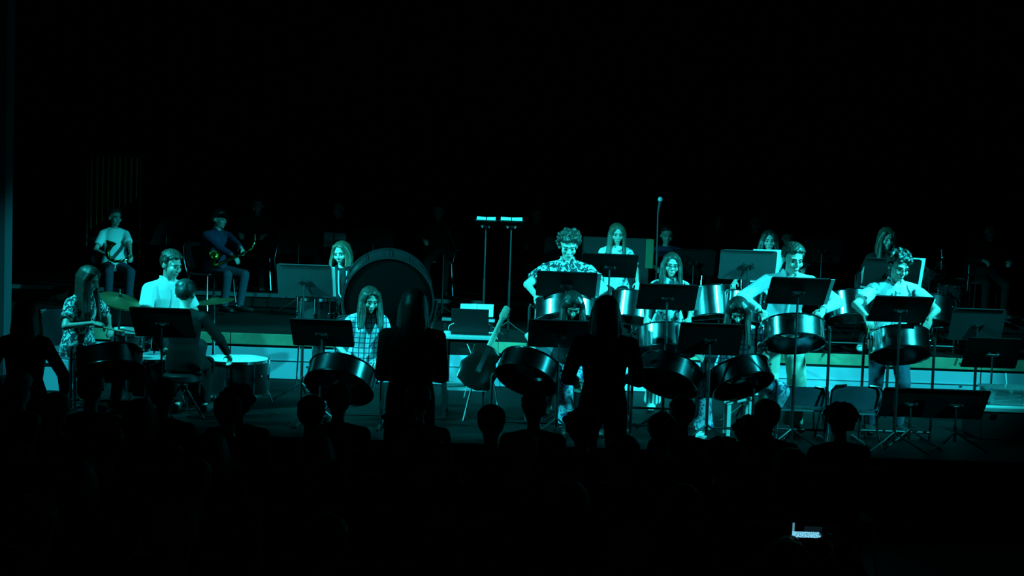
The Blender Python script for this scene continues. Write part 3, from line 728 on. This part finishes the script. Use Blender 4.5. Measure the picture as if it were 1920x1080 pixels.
MB().tube([(-.035, .02, zc + .06), (-.03, 0, zc - .05), (-.02, -.02, zc - .16), (.01, -.03, zc - .21), (.045, -.02, zc - .17), (.05, 0, zc - .05), (.045, .02, zc + .06)], .008, 6).build('strap_loop', 'pale_cloth', st)
MB().box((.01, -.03, zc - .23), (.03, .012, .05)).build('strap_hook', 'brass', st, smooth=False, bevel=.003)
music_stand('grey-lit music stand left of the player with the strap', 571, 526, 12.55, 0, 61, paper=1, knob='chrome', mesh_m='desk_black_lit')
drum('tenor_drum', 'dark tom drum on legs below the grey-lit stand near the bass drum', 596, 560, 12.9, .36, .30, head='drum_head_black', legs=True)
# ------------------------------------------------------------------ dark figures with their backs to the hall
def dark_figure(label, px, D, fz, H, **k):
    return person(label, px, D, fz, H, 180, top=('black_cloth', 'long', False), bottom=('black_cloth', 'slim'), hair=(k.pop('hs', 'short'), 'hair_dark', .3), vox=.011, **k)
dark_figure('conductor in black standing with back to the audience, centre', 1139, 10.15, HF, 1.84, hands={-1: (-.2, -.36, 1.15), 1: (.2, -.36, 1.12)}, poles={-1: NP((-.5, .3, -1)), 1: NP((.5, .3, -1))}, head=(6, 0, 0), hs='long')
dark_figure('dark figure standing with back to the audience in front of the bass drum', 776, 10.18, HF, 1.84, hands={-1: (-.1, -.3, 1.12), 1: (.1, -.3, 1.12)}, poles={-1: NP((-.35, .2, -1)), 1: NP((.35, .2, -1))}, head=(10, 0, 0), hs='long')
dark_figure('dark figure standing with back to the audience at the left edge', 48, 10.15, HF, 1.66, hands={-1: (-.24, -.2, .9), 1: (.24, -.2, .9)}, head=(8, 0, 0), fem=True, hs='long')
dark_figure('dark seated figure with back to the audience in front of the drummer', 347, 11.25, 0, 1.46, sit=.38, hands={-1: (-.32, -.25, .52), 1: (.26, -.3, .55)}, head=(8, 0, 0))
stool('stool under the dark seated figure in front of the drummer', (X(347, 11.25), 11.25, 0), .38)
# ------------------------------------------------------------------ laptop table, guitar
tc = P(879, 626, 11.9); TZ = tc.z
tb = thing('equipment_table', 'small table with a pale top carrying the laptop', 'table', (tc.x, tc.y, 0))
MB().box((0, 0, TZ - .014), (.46, .50, .028)).build('table_top', 'table_white', tb, smooth=False, bevel=.004)
MB().box((.02, 0, TZ - .10), (.38, .42, .14)).build('drawer_box', 'table_black', tb, smooth=False, bevel=.006)
for sx in (-1, 1):
    for sy in (-1, 1):
        MB().box((sx * .19, sy * .21, (TZ - .03) / 2), (.035, .035, TZ - .03)).build('leg', 'table_black', tb, smooth=False)
MB().box((0, 0, .26), (.40, .44, .02)).build('lower_shelf', 'plastic_grey', tb, smooth=False)
lp = thing('laptop', 'open black laptop seen from behind on the small table', 'laptop', (tc.x + .01, tc.y - .12, TZ))
MB().box((0, .12, .009), (.33, .23, .018)).build('keyboard_base', 'laptop', lp, smooth=False, bevel=.003)
MB().box((0, .0, .125), (.33, .008, .22), (NP((1, 0, 0)), nrm((0, 1, .16)), nrm((0, -.16, 1)))).build('screen_lid', 'laptop', lp, smooth=False, bevel=.003)
sc = P(894, 582, 12.72); shp = thing('sheet_music', 'bright open music book leaning on the shelf behind the laptop', 'sheet music', tuple(sc))
for k in (-1, 1):
    MB().box((k * .08, 0, 0), (.155, .004, .15), (nrm((1, 0, .02)), nrm((0, 1, -.9)), nrm((0, .9, 1)))).build('page', 'paper', shp, smooth=False)
kb = P(868, 600, 12.7); kbx = thing('keyboard_shelf', 'narrow pale shelf on thin legs behind the laptop', 'shelf', (X(880, 12.7), 12.75, 0))
MB().box((0, 0, P(868, 599, 12.75).z), (.50, .16, .025)).build('shelf_board', 'plastic_grey', kbx, smooth=False, bevel=.004)
for sx in (-1, 1): MB().box((sx * .22, 0, P(868, 599, 12.75).z / 2), (.025, .1, P(868, 599, 12.75).z - .02)).build('leg', 'table_black', kbx, smooth=False)
def wire(label, pts, r=.004, m='cable_white'):
    o = MB(); P3 = [Vector(p) for p in pts]; out = []
    for i in range(len(P3) - 1):
        p0, p1, p2, p3 = P3[max(i - 1, 0)], P3[i], P3[i + 1], P3[min(i + 2, len(P3) - 1)]
        for t in (0, .25, .5, .75):
            out.append(.5 * ((2 * p1) + (-p0 + p2) * t + (2 * p0 - 5 * p1 + 4 * p2 - p3) * t * t + (-p0 + 3 * p1 - 3 * p2 + p3) * t ** 3))
    out.append(P3[-1]); o.tube(out, r, 6); return tag(o.build('cable', m), label, 'cable')
wire('white cable looping beside the laptop', [P(851, 606, 11.7), P(843, 610, 11.66), P(841, 617, 11.64), P(845, 621, 11.66)], .0035)
wire('white cable hanging from the right edge of the laptop table', [P(926, 626, 11.75), P(933, 636, 11.7), P(934, 650, 11.7), P(934, 680, 11.7), P(938, 730, 11.75)], .0035)
wire('white cable falling in a curve below the laptop table', [P(876, 645, 11.6), P(884, 664, 11.55), P(890, 675, 11.5), P(885, 690, 11.45), P(878, 715, 11.4), P(870, 745, 11.4)], .0035)
gt = thing('guitar', 'guitar leaning upright right of the laptop table, pale headstock on top', 'guitar', (X(915, 11.5), 11.5, 0))
a = NP(P(952, 575, 11.65)) - NP((X(915, 11.5), 11.5, 0)); b0 = NP(P(900, 688, 11.45)) - NP((X(915, 11.5), 11.5, 0)); d = nrm(a - b0); sd = nrm(np.cross(d, (0, 1, 0.0))); nn = np.cross(sd, d)
L_ = np.linalg.norm(a - b0)
MB().loft([b0 - d * .20, b0 - d * .16, b0 - d * .02, b0 + d * .08, b0 + d * .16, b0 + d * .20], [(.06, .02), (.15, .022), (.17, .022), (.115, .022), (.13, .022), (.05, .02)], sd, 28, .9).build('body', 'guitar_body', gt)
MB().loft([b0 + d * .17, b0 + d * (L_ - .12)], [(.026, .014), (.021, .011)], sd, 12).build('neck', 'guitar_maple', gt)
MB().loft([b0 + d * (L_ - .13), b0 + d * (L_ - .10), b0 + d * (L_ - .01), b0 + d * L_], [(.022, .01), (.036, .009), (.030, .009), (.018, .009)], sd, 12, .6).build('headstock', 'guitar_maple', gt)
for i in range(3):
    for k in (-1, 1): MB().cyl(b0 + d * (L_ - .09 + .03 * i) + sd * k * .03, b0 + d * (L_ - .09 + .03 * i) + sd * k * .05, .006, n=8).build('tuning_peg', 'chrome', gt)
for i in range(6): MB().cyl(b0 - d * .05 + sd * (-.02 + .008 * i) - nn * .028, b0 + d * (L_ - .1) + sd * (-.014 + .0056 * i) - nn * .014, .0009, n=4).build('string', 'chrome', gt)
gs = thing('guitar_stand', 'low black stand under the guitar by the laptop table', 'guitar stand', (X(912, 11.5), 11.56, 0))
for sx in (-1, 1): MB().tube([(0, .12, .5), (sx * .10, .02, .30), (sx * .16, -.12, .02)], .010, 8).build('leg', 'black_metal', gs)
MB().tube([(0, .12, .5), (0, .22, .02)], .010, 8).build('leg', 'black_metal', gs)
# ------------------------------------------------------------------ chairs and stands at the front right
chair('empty dark chair with its back to the hall, left of the two front chairs', (X(1506, 11.35), 11.4, 0), 180, zs=.55)
chair('empty dark chair with its back to the hall, right of the two front chairs', (X(1608, 11.0), 11.1, 0), 180, zs=.62)
for px, D, h2, w2, t2, lb in ((1707, 11.0, 755, .50, 40, 'wide black music stand beside the right empty chair'), (1792, 10.95, 758, .50, 40, 'black music stand at the stage edge before the plastic tub')):
    music_stand(lb, px, h2, D, 0, 60, w=w2, tilt=38)
music_stand('grey-lit music stand with bright knobs, high at the right end', 1832, 609, 12.85, 0, 62, knob='chrome', mesh_m='desk_black_lit')
music_stand('low music stand with two bright clamps at the right end', 1860, 662, 12.3, 0, 60, paper=0, knob='chrome', mesh_m='desk_black')
lc = thing('platform_case', 'low pale equipment case at the right edge', 'case', (X(1905, 11.75), 11.8, 0)); cz = P(1900, 770, 11.5).z
MB().box((0, 0, cz / 2), (.62, .5, cz)).build('case_body', 'amp_black', lc, smooth=False, bevel=.01)
MB().box((0, 0, cz - .006), (.63, .51, .036)).build('lid', 'table_white', lc, smooth=False, bevel=.004)
for k in (-1, 1): MB().box((k * .2, -.252, cz * .8), (.05, .012, .03)).build('latch', 'chrome', lc, smooth=False)
tu = thing('plastic_tub', 'clear plastic tub standing on the pale equipment case', 'tub', (X(1900, 11.8), 11.82, cz + .013))
MB().loft([(0, 0, .0), (0, 0, .15), (0, 0, .153), (0, 0, .02)], [(.18, .13), (.215, .16), (.205, .15), (.17, .12)], (1, 0, 0), 28, .35).build('tub_body', 'clear_plastic', tu)
MB().loft([(0, 0, .146), (0, 0, .156)], [(.225, .168), (.225, .168)], (1, 0, 0), 28, .35).build('rim', 'clear_plastic', tu)
wire('white cable hanging into the plastic tub', [P(1886, 700, 12.3), P(1887, 718, 12.1), P(1888, 738, 11.85), P(1890, 752, 11.8)], .005)
wire('white cord coiled inside the plastic tub', [(tu.location.x + .1 * math.cos(t), 11.82 + .08 * math.sin(t), cz + .04 + .006 * t) for t in [i * .7 for i in range(22)]], .006)
def bottle(label, px, py, D, h=.22):
    r = thing('water_bottle', label, 'bottle', (X(px, D), D, 0)); 
    MB().lathe([(.001, .0), (.032, .002), (.034, .02), (.032, .07), (.034, .12), (.032, h * .68), (.014, h * .88), (.013, h * .94), (.001, h * .94)], 20).build('bottle_body', 'clear_plastic', r)
    MB().lathe([(.001, h), (.015, h), (.015, h * .93), (.001, h * .93)], 16).build('bottle_cap', 'dark_cloth', r)
    MB().lathe([(.0350, .07), (.0352, .12)], 20).build('bottle_label', 'paper', r)
bottle('clear water bottle with dark cap by the riser, left of the pair', 1811, 720, 13.55)
bottle('clear water bottle with dark cap by the riser, right of the pair', 1841, 722, 13.45, .25)
# pale case at the left end, step stool under the plaid player's pan
wc = thing('pale_case', 'pale upright equipment case behind the figure at the left edge', 'case', (X(100, 12.6), 12.6, 0)); hz = P(110, 670, 12.6).z
MB().box((0, 0, hz / 2), (.40, .26, hz - .004)).build('case_body', 'riser_panel', wc, smooth=False, bevel=.008)
MB().box((0, -.132, hz - .05), (.12, .012, .02)).build('handle', 'black_metal', wc, smooth=False)
ss = thing('step_stool', 'small white step stool under the right-tilted dark pan', 'stool', (X(1396, 11.3), 11.35, 0)); sz = P(1400, 748, 11.3).z
MB().box((0, 0, sz - .012), (.24, .2, .024), (nrm((1, 0, .25)), NP((0, 1, 0)), nrm((-.25, 0, 1)))).build('step_top', 'shoe_white', ss, smooth=False, bevel=.006)
for sx in (-1, 1):
    for sy in (-1, 1): MB().box((sx * .09, sy * .08, sz / 2 - .015 + sx * .012), (.034, .02, sz - .03)).build('leg', 'shoe_white', ss, smooth=False, bevel=.004)
# ------------------------------------------------------------------ back of the stage
def mic(label, px, py, D, fz, base_px):
    t = P(px, py, D); xb = X(base_px, D)
    r = thing('microphone_stand', label, 'microphone stand', (xb, D, fz)); z = t.z - fz; dx = t.x - xb
    MB().ell((dx, 0, z), (.027, .027, .030), None, 14, 8).build('microphone_head', 'plastic_grey', r)
    MB().cyl((dx, 0, z - .02), (dx - .02, 0, z - .16), .020, .013, 12).build('microphone_handle', 'black_metal', r)
    MB().cyl((dx - .02, 0, z - .14), (0, 0, .9), .009, n=8).build('upper_tube', 'black_metal', r)
    MB().cyl((0, 0, .95), (0, 0, .04), .012, n=8).build('lower_tube', 'black_metal', r)
    MB().lathe([(.001, .05), (.03, .045), (.13, .02), (.135, .0), (.001, .0)], 28).build('base', 'black_metal', r)
mic('tall microphone stand with a round grille above the players', 1238, 374, 14.9, RZ, 1229)
ga = person('dim back row player in a white shirt with a horn on the lap', 212, 16.7, RZ, 1.52, 28, True, sit=.42, lean=2, head=(4, 20, 0), hair=('short', 'hair_brown', .1), top=('white_cloth', 'short', False), bottom=('denim', 'slim'), vox=.0095, hands={-1: P(200, 478, 16.35), 1: P(246, 482, 16.35)})
chair('dim chair under the back row player in the white shirt', (X(208, 16.7), 16.72, RZ), 28)
sb = person('saxophonist with a dark cap and navy shirt seated on the riser', 402, 16.6, RZ, 1.60, 52, sit=.42, lean=4, head=(6, 14, 0), hair=('short', 'hair_dark', .1), hat='black_cloth', top=('navy_cloth', 'long', True), bottom=('denim', 'slim'), vox=.0095, hands={-1: P(440, 482, 16.2), 1: P(452, 465, 16.3)})
chair('chrome legged chair under the saxophonist', (X(394, 16.6), 16.62, RZ), 52)
def brass_horn(name, label, pts, r0, r1, bell=.07, keys=10):
    A = [NP(p) for p in pts]; base = A[0].copy(); r = thing(name, label, 'instrument', tuple(base)); A = [p - base for p in A]
    n = len(A); MB().tube(A, [r0 + (r1 - r0) * (i / (n - 1)) ** 1.5 for i in range(n)], 12).build('tube', 'brass', r)
    d = nrm(A[-1] - A[-2]); R_ = axes_from(d, (.3, 1, .2))
    MB().lathe([(r1, -.01), (r1 * 1.2, .03), (bell * .75, .07), (bell, .085), (bell * .97, .085), (r1, .02)], 24, False, R_, A[-1]).build('bell', 'brass', r)
    for i in range(keys):
        t = .15 + .6 * i / keys; k = t * (n - 1); j = int(k); p = A[j] + (A[j + 1] - A[j]) * (k - j); rr = r0 + (r1 - r0) * t ** 1.5
        MB().cyl(p + NP((0, -rr * .7, .0)), p + NP((0, -rr - .012, .006)), .012, n=8).build('key', 'brass', r)
        MB().cyl(p + NP((0, -rr * .4, rr * .8)), p + NP((.03, -rr * .5, rr + .012)), .004, n=6).build('key_rod', 'chrome', r)
    return r
brass_horn('saxophone', 'brass saxophone resting across the lap of the saxophonist', [P(478, 440, 16.15), P(478, 452, 16.12), P(472, 466, 16.08), P(450, 478, 16.05), P(425, 489, 16.02), P(405, 498, 16.0), P(397, 494, 15.95), P(400, 486, 15.9)], .012, .034)
brass_horn('french_horn', 'small brass horn on the lap of the back row player in white', [P(248, 478, 16.3), P(240, 486, 16.25), P(228, 490, 16.2), P(214, 490, 16.18), P(204, 484, 16.18), P(201, 474, 16.2), P(204, 466, 16.2)], .012, .03, .07, 5)
# tubular chimes
ch = thing('tubular_chimes', 'tall rack of brass tubular chimes at the back left', 'chimes', (X(208, 17.2), 17.25, RZ)); top = P(200, 290, 17.25).z - RZ
for k in (-1, 1):
    MB().cyl((k * .34, 0, .03), (k * .34, 0, top), .016, n=10).build('post', 'black_metal', ch); MB().cyl((k * .34, -.25, .03), (k * .34, .25, .03), .018, n=8).build('foot', 'black_metal', ch)
MB().box((0, 0, top), (.72, .06, .04)).build('top_rail', 'black_metal', ch, smooth=False); MB().box((0, 0, top * .42), (.70, .04, .03)).build('damper_rail', 'grey_metal', ch, smooth=False)
for i in range(9): MB().cyl((-.29 + .0725 * i, 0, top - .03), (-.29 + .0725 * i, 0, top - .95 + .05 * i), .017, n=10).build('chime_tube', 'dull_brass', ch)
def dim(label, px, py_top, D, fz, **k):
    z = P(px, py_top, D).z - fz; s_ = 1.5 if z < 1.45 else z
    kw = dict(sit=.45) if z < 1.45 else {}
    kw.update(top=(k.pop('cl', 'dark_cloth'), 'long', False), bottom=('black_cloth', 'slim'), vox=.0115)
    return person(label, px, D, fz, s_, k.pop('yaw', 0), hair=(k.pop('hs', 'short'), 'hair_dark', .25), **kw, **k)
for lb, px, py, D, kw in (
    ('faint back row musician right of the saxophonist', 480, 392, 18.0, {}),
    ('faint back row musician reading from a pale folder', 632, 398, 18.0, {'yaw': -20}),
    ('faint back row musician behind the bass drum', 818, 398, 18.2, {}),
    ('faint back row musician right of the two flat music sheets', 1002, 392, 18.3, {}),
    ('faint large figure right of the microphone stand', 1246, 420, 16.4, {'cl': 'navy_cloth'}),
    ('faint back row musician left of the wavy haired player', 1340, 408, 18.3, {'hs': 'long', 'fem': True}),
    ('faint back row musician above the grey-lit stand', 1411, 410, 18.0, {}),
    ('faint back row musician above the bending man', 1472, 424, 17.2, {}),
    ('faint back row musician at the far right', 1850, 425, 17.6, {})):
    fz = UZ if D > 17.4 else RZ
    dim(lb, px, py, D, fz, **kw)
    chair('chair under the ' + lb, (X(px, D), D + .03, fz), kw.get('yaw', 0), 'back row chairs')
fo = thing('music_folder', 'pale open folder held up by a faint musician above the strap player', 'folder', tuple(P(628, 450, 17.5)), math.radians(-15))
for k, a in ((-1, .25), (1, -.25)):
    MB().box((k * .075, 0, 0), (.145, .004, .19), (nrm((1, a * k * -1, 0)), nrm((a * k, 1, .2)), NP((0, 0, 1)))).build('folder_page', 'grey_cloth', fo, smooth=False)
def flat_stand(label, px0, px1, py, D, fz, shaft_px):
    c = P((px0 + px1) / 2, py, D); music_stand(label, (px0 + px1) / 2, py + 4, D, fz, 14, w=(px1 - px0) / PXM(D) + .06, tilt=74, h=.32)
    sh = thing('sheet_music', 'pages flat on ' + label, 'sheet music', (c.x, c.y, c.z), 0, 'sheet music on the stands')
    tl = math.radians(79); dn = NP((0, -math.sin(tl), math.cos(tl))); dn2 = NP((0, math.sin(tl), math.cos(tl)))
    for k in (-1, 1):
        MB().box(NP((k * (px1 - px0) / PXM(D) / 4, -.02, .03)), ((px1 - px0) / PXM(D) / 2 - .01, .003, .24), (NP((1, 0, .04 * k)), nrm(np.cross(dn2, (1, 0, 0))), dn2)).build('page', 'paper', sh, smooth=False)
flat_stand('tall flat black stand in the middle of the back row', 893, 930, 416, 14.7, RZ, 928)
flat_stand('tall flat black stand right of its twin in the back row', 938, 980, 417, 14.55, RZ, 970)
for lb, px, py, D, yw in (('dim stand turned edge-on behind the drummer', 309, 436, 17.0, 75), ('dim stand turned edge-on right of the bass drum', 836, 446, 16.4, -72), ('dim back row stand above the grey-lit stand', 560, 455, 16.9, 8), ('dim back row stand left of the bass drum rim', 700, 452, 17.0, -5), ('dim back row stand over the centre', 1060, 470, 16.2, 0), ('dim back row stand right of the glasses player', 1300, 492, 15.8, 0), ('dim back row stand beside the faint figure above the bending man', 1540, 470, 16.6, 5)):
    music_stand(lb, px, py, D, RZ, 45, yaw=yw, tilt=25)
am = thing('speaker_cabinet', 'dim cabinet with a green side behind the fair long haired player', 'speaker', (X(1152, 15.6), 15.7, RZ)); az = P(1152, 446, 15.6).z - RZ
MB().box((0, 0, az / 2), (.76, .35, az)).build('cabinet', 'amp_black', am, smooth=False, bevel=.01)
MB().box((.385, -.01, az - .17), (.09, .34, .34)).build('side_panel', 'green_panel', am, smooth=False, bevel=.006)
for sx in (-1, 1): MB().lathe([(.001, -.19), (.1, -.185), (.16, -.176), (.16, -.18)], 28, False, Rx(-math.pi / 2) @ NP(((1, 0, 0), (0, 1, 0), (0, 0, -1))), (sx * .18, 0, az - .25)).build('speaker_cone', 'dark_cloth', am)
# drum kit at the back right
def stand_boom(label, px, pts, D, fz):
    r = thing('cymbal_stand', label, 'cymbal stand', (X(px, D), D, fz)); base = NP((X(px, D), D, fz))
    A = [NP(P(x, y, D)) - base for x, y in pts]
    MB().tube([(A[0][0], 0, .05)] + [A[0]], .010, 8).build('lower_tube', 'grey_metal', r)
    for i in range(len(A) - 1): MB().cyl(A[i], A[i + 1], .0085, n=8).build('boom_tube', 'chrome', r)
    for p in A: MB().ell(p, .017, None, 10, 6).build('joint', 'chrome', r)
    for a in (30, 150, 270):
        a = math.radians(a); MB().cyl((A[0][0], 0, .3), (A[0][0] + .24 * math.cos(a), .24 * math.sin(a), .01), .008, n=8).build('leg', 'grey_metal', r)
    return r, A
stand_boom('chrome boom stand slanting up to the right at the back right kit', 1743, [(1743, 520), (1768, 483)], 15.6, RZ)
stand_boom('thin chrome stand crossing the slanting boom at the back right', 1764, [(1764, 515), (1766, 470)], 15.9, RZ)
r, A = stand_boom('upright chrome cymbal stand at the far right of the back kit', 1813, [(1813, 548), (1816, 516), (1817, 496)], 15.3, RZ)
drum('tom_drum', 'dim tom drum of the back right kit with small bright lugs', 1790, 530, 15.6, .34, .24, RZ, 'drum_head_black', (-.1, -.2, .97), shell='drum_shell')
drum('tom_drum', 'dim smaller tom drum at the back right beside the slanting boom', 1752, 500, 15.9, .30, .22, RZ, 'drum_head_black', (.3, -.5, .8), shell='drum_shell')
# ------------------------------------------------------------------ the audience
def watcher(hs, hm, cl, H):
    return person('x', 960, 5.0, HF, H, 180, sit=.40, head=(2, 0, 0), hair=(hs, hm, .16), top=(cl, 'long', False), bottom=('black_cloth', 'slim'), vox=.016, detail=False, hands={-1: (-.12, -.34, .56), 1: (.12, -.34, .56)})
protos = [watcher('short', 'audience_hair', 'audience_cloth', 1.62), watcher('long', 'audience_hair', 'audience_cloth_grey', 1.54), watcher('short', 'audience_hair_grey', 'audience_cloth_grey', 1.60), watcher('curly', 'audience_hair', 'audience_cloth', 1.56)]
pc = chair('x', (0, 3, HF), 180, 'audience chairs', 'dark_cloth')
bake()
KIND = ('short haired', 'long haired', 'grey haired', 'curly haired')
WHERE = {9.0: 'front row', 8.3: 'second row', 7.3: 'third row', 6.3: 'fourth row', 5.2: 'fifth row', 3.9: 'sixth row'}
used = set(); first = [True] * 4; pc_used = False
rowk = 0
for D, xs in ((9.0, (30, 175, 315, 455, 640, 790, 1010, 1290, 1450, 1592)), (8.3, (110, 270, 430, 590, 760, 930, 1100, 1250, 1420)), (7.3, (40, 210, 400, 600, 800, 990, 1180, 1370, 1500)),
              (6.3, (140, 370, 620, 840, 1080, 1300)), (5.2, (60, 330, 620, 920, 1200, 1570)), (3.9, (290, 760, 1380))):
    for i, px in enumerate(xs):
        k = random.randrange(4)
        if D == 9.0 and px == 640: k = 2
        jx, jy = X(px, D) , D + random.uniform(-.08, .08)
        o = protos[k] if first[k] else copy_tree(protos[k]); first[k] = False
        o.location = (jx, jy, HF - random.uniform(0, .04)); o.rotation_euler = (0, 0, math.pi + random.uniform(-.15, .15))
        pos = ('leftmost' if i == 0 else 'rightmost' if i == len(xs) - 1 else ('second', 'third', 'fourth', 'fifth', 'sixth', 'seventh', 'eighth', 'ninth')[i - 1] + ' from the left')
        o['label'] = '%s listener from behind, %s in the audience %s' % (KIND[k], pos, WHERE[D]); o['group'] = 'audience'; o['category'] = 'person'
        c = pc if not pc_used else copy_tree(pc); pc_used = True
        c.location = (jx, jy - .02, HF); c.rotation_euler = (0, 0, math.pi)
        c['label'] = 'dark hall chair, %s in the %s of the audience' % (pos, WHERE[D])
# glowing phone held up in the audience
pm = bpy.data.materials.new('phone_picture'); pm.use_nodes = True; nt = pm.node_tree; b = nt.nodes['Principled BSDF']
b.inputs['Base Color'].default_value = (.005, .005, .005, 1); b.inputs['Roughness'].default_value = .2
tcn = nt.nodes.new('ShaderNodeTexCoord'); sp = nt.nodes.new('ShaderNodeSeparateXYZ'); nt.links.new(tcn.outputs['Generated'], sp.inputs[0])
def mth(op, a, b_=None):
    n = nt.nodes.new('ShaderNodeMath'); n.operation = op
    for i, q in enumerate((a, b_)):
        if q is None: continue
        if isinstance(q, (int, float)): n.inputs[i].default_value = q
        else: nt.links.new(q, n.inputs[i])
    return n.outputs[0]
gx, gz = sp.outputs['X'], sp.outputs['Z']
ns = nt.nodes.new('ShaderNodeTexNoise'); ns.inputs['Scale'].default_value = 26; ns.inputs['Detail'].default_value = 1; nt.links.new(tcn.outputs['Generated'], ns.inputs['Vector'])
band = mth('MULTIPLY', mth('LESS_THAN', gz, .42), mth('GREATER_THAN', gz, .06))
band = mth('MULTIPLY', band, mth('GREATER_THAN', ns.outputs['Fac'], .44))
strip = mth('MULTIPLY', mth('LESS_THAN', gx, .07), mth('LESS_THAN', gz, .95))
faint = mth('MULTIPLY', mth('MULTIPLY', mth('GREATER_THAN', gx, .40), mth('GREATER_THAN', gz, .45)), mth('LESS_THAN', gz, .75))
tot = mth('ADD', mth('MAXIMUM', band, mth('MULTIPLY', strip, .35)), mth('MULTIPLY', faint, .012))
b.inputs['Emission Color'].default_value = (.25, .75, 1, 1); nt.links.new(tot, b.inputs['Emission Strength'])
ph = thing('smartphone', 'glowing smartphone held up sideways showing a small picture of the stage', 'smartphone', tuple(P(1513, 994, 5.0)))
MB().box((0, 0, 0), (.135, .009, .072)).build('phone_body', 'laptop', ph, smooth=False, bevel=.003)
MB().box((0, -.0052, 0), (.112, .001, .062)).build('screen', pm, ph, smooth=False)
hold = person('listener holding up a glowing smartphone', 1500, 4.55, HF, 1.70, 180, sit=.45, head=(4, 0, 0), hair=('short', 'audience_hair', .2), top=('audience_cloth', 'long', False), bottom=('black_cloth', 'slim'), vox=.012, detail=False,
    hands={-1: P(1513 + 56, 1022, 4.93), 1: P(1513 - 56, 1022, 4.93)})
c = copy_tree(pc); c.location = (X(1500, 4.55), 4.53, HF); c['label'] = 'dark hall chair under the listener with the smartphone'
bake(); finish_people()
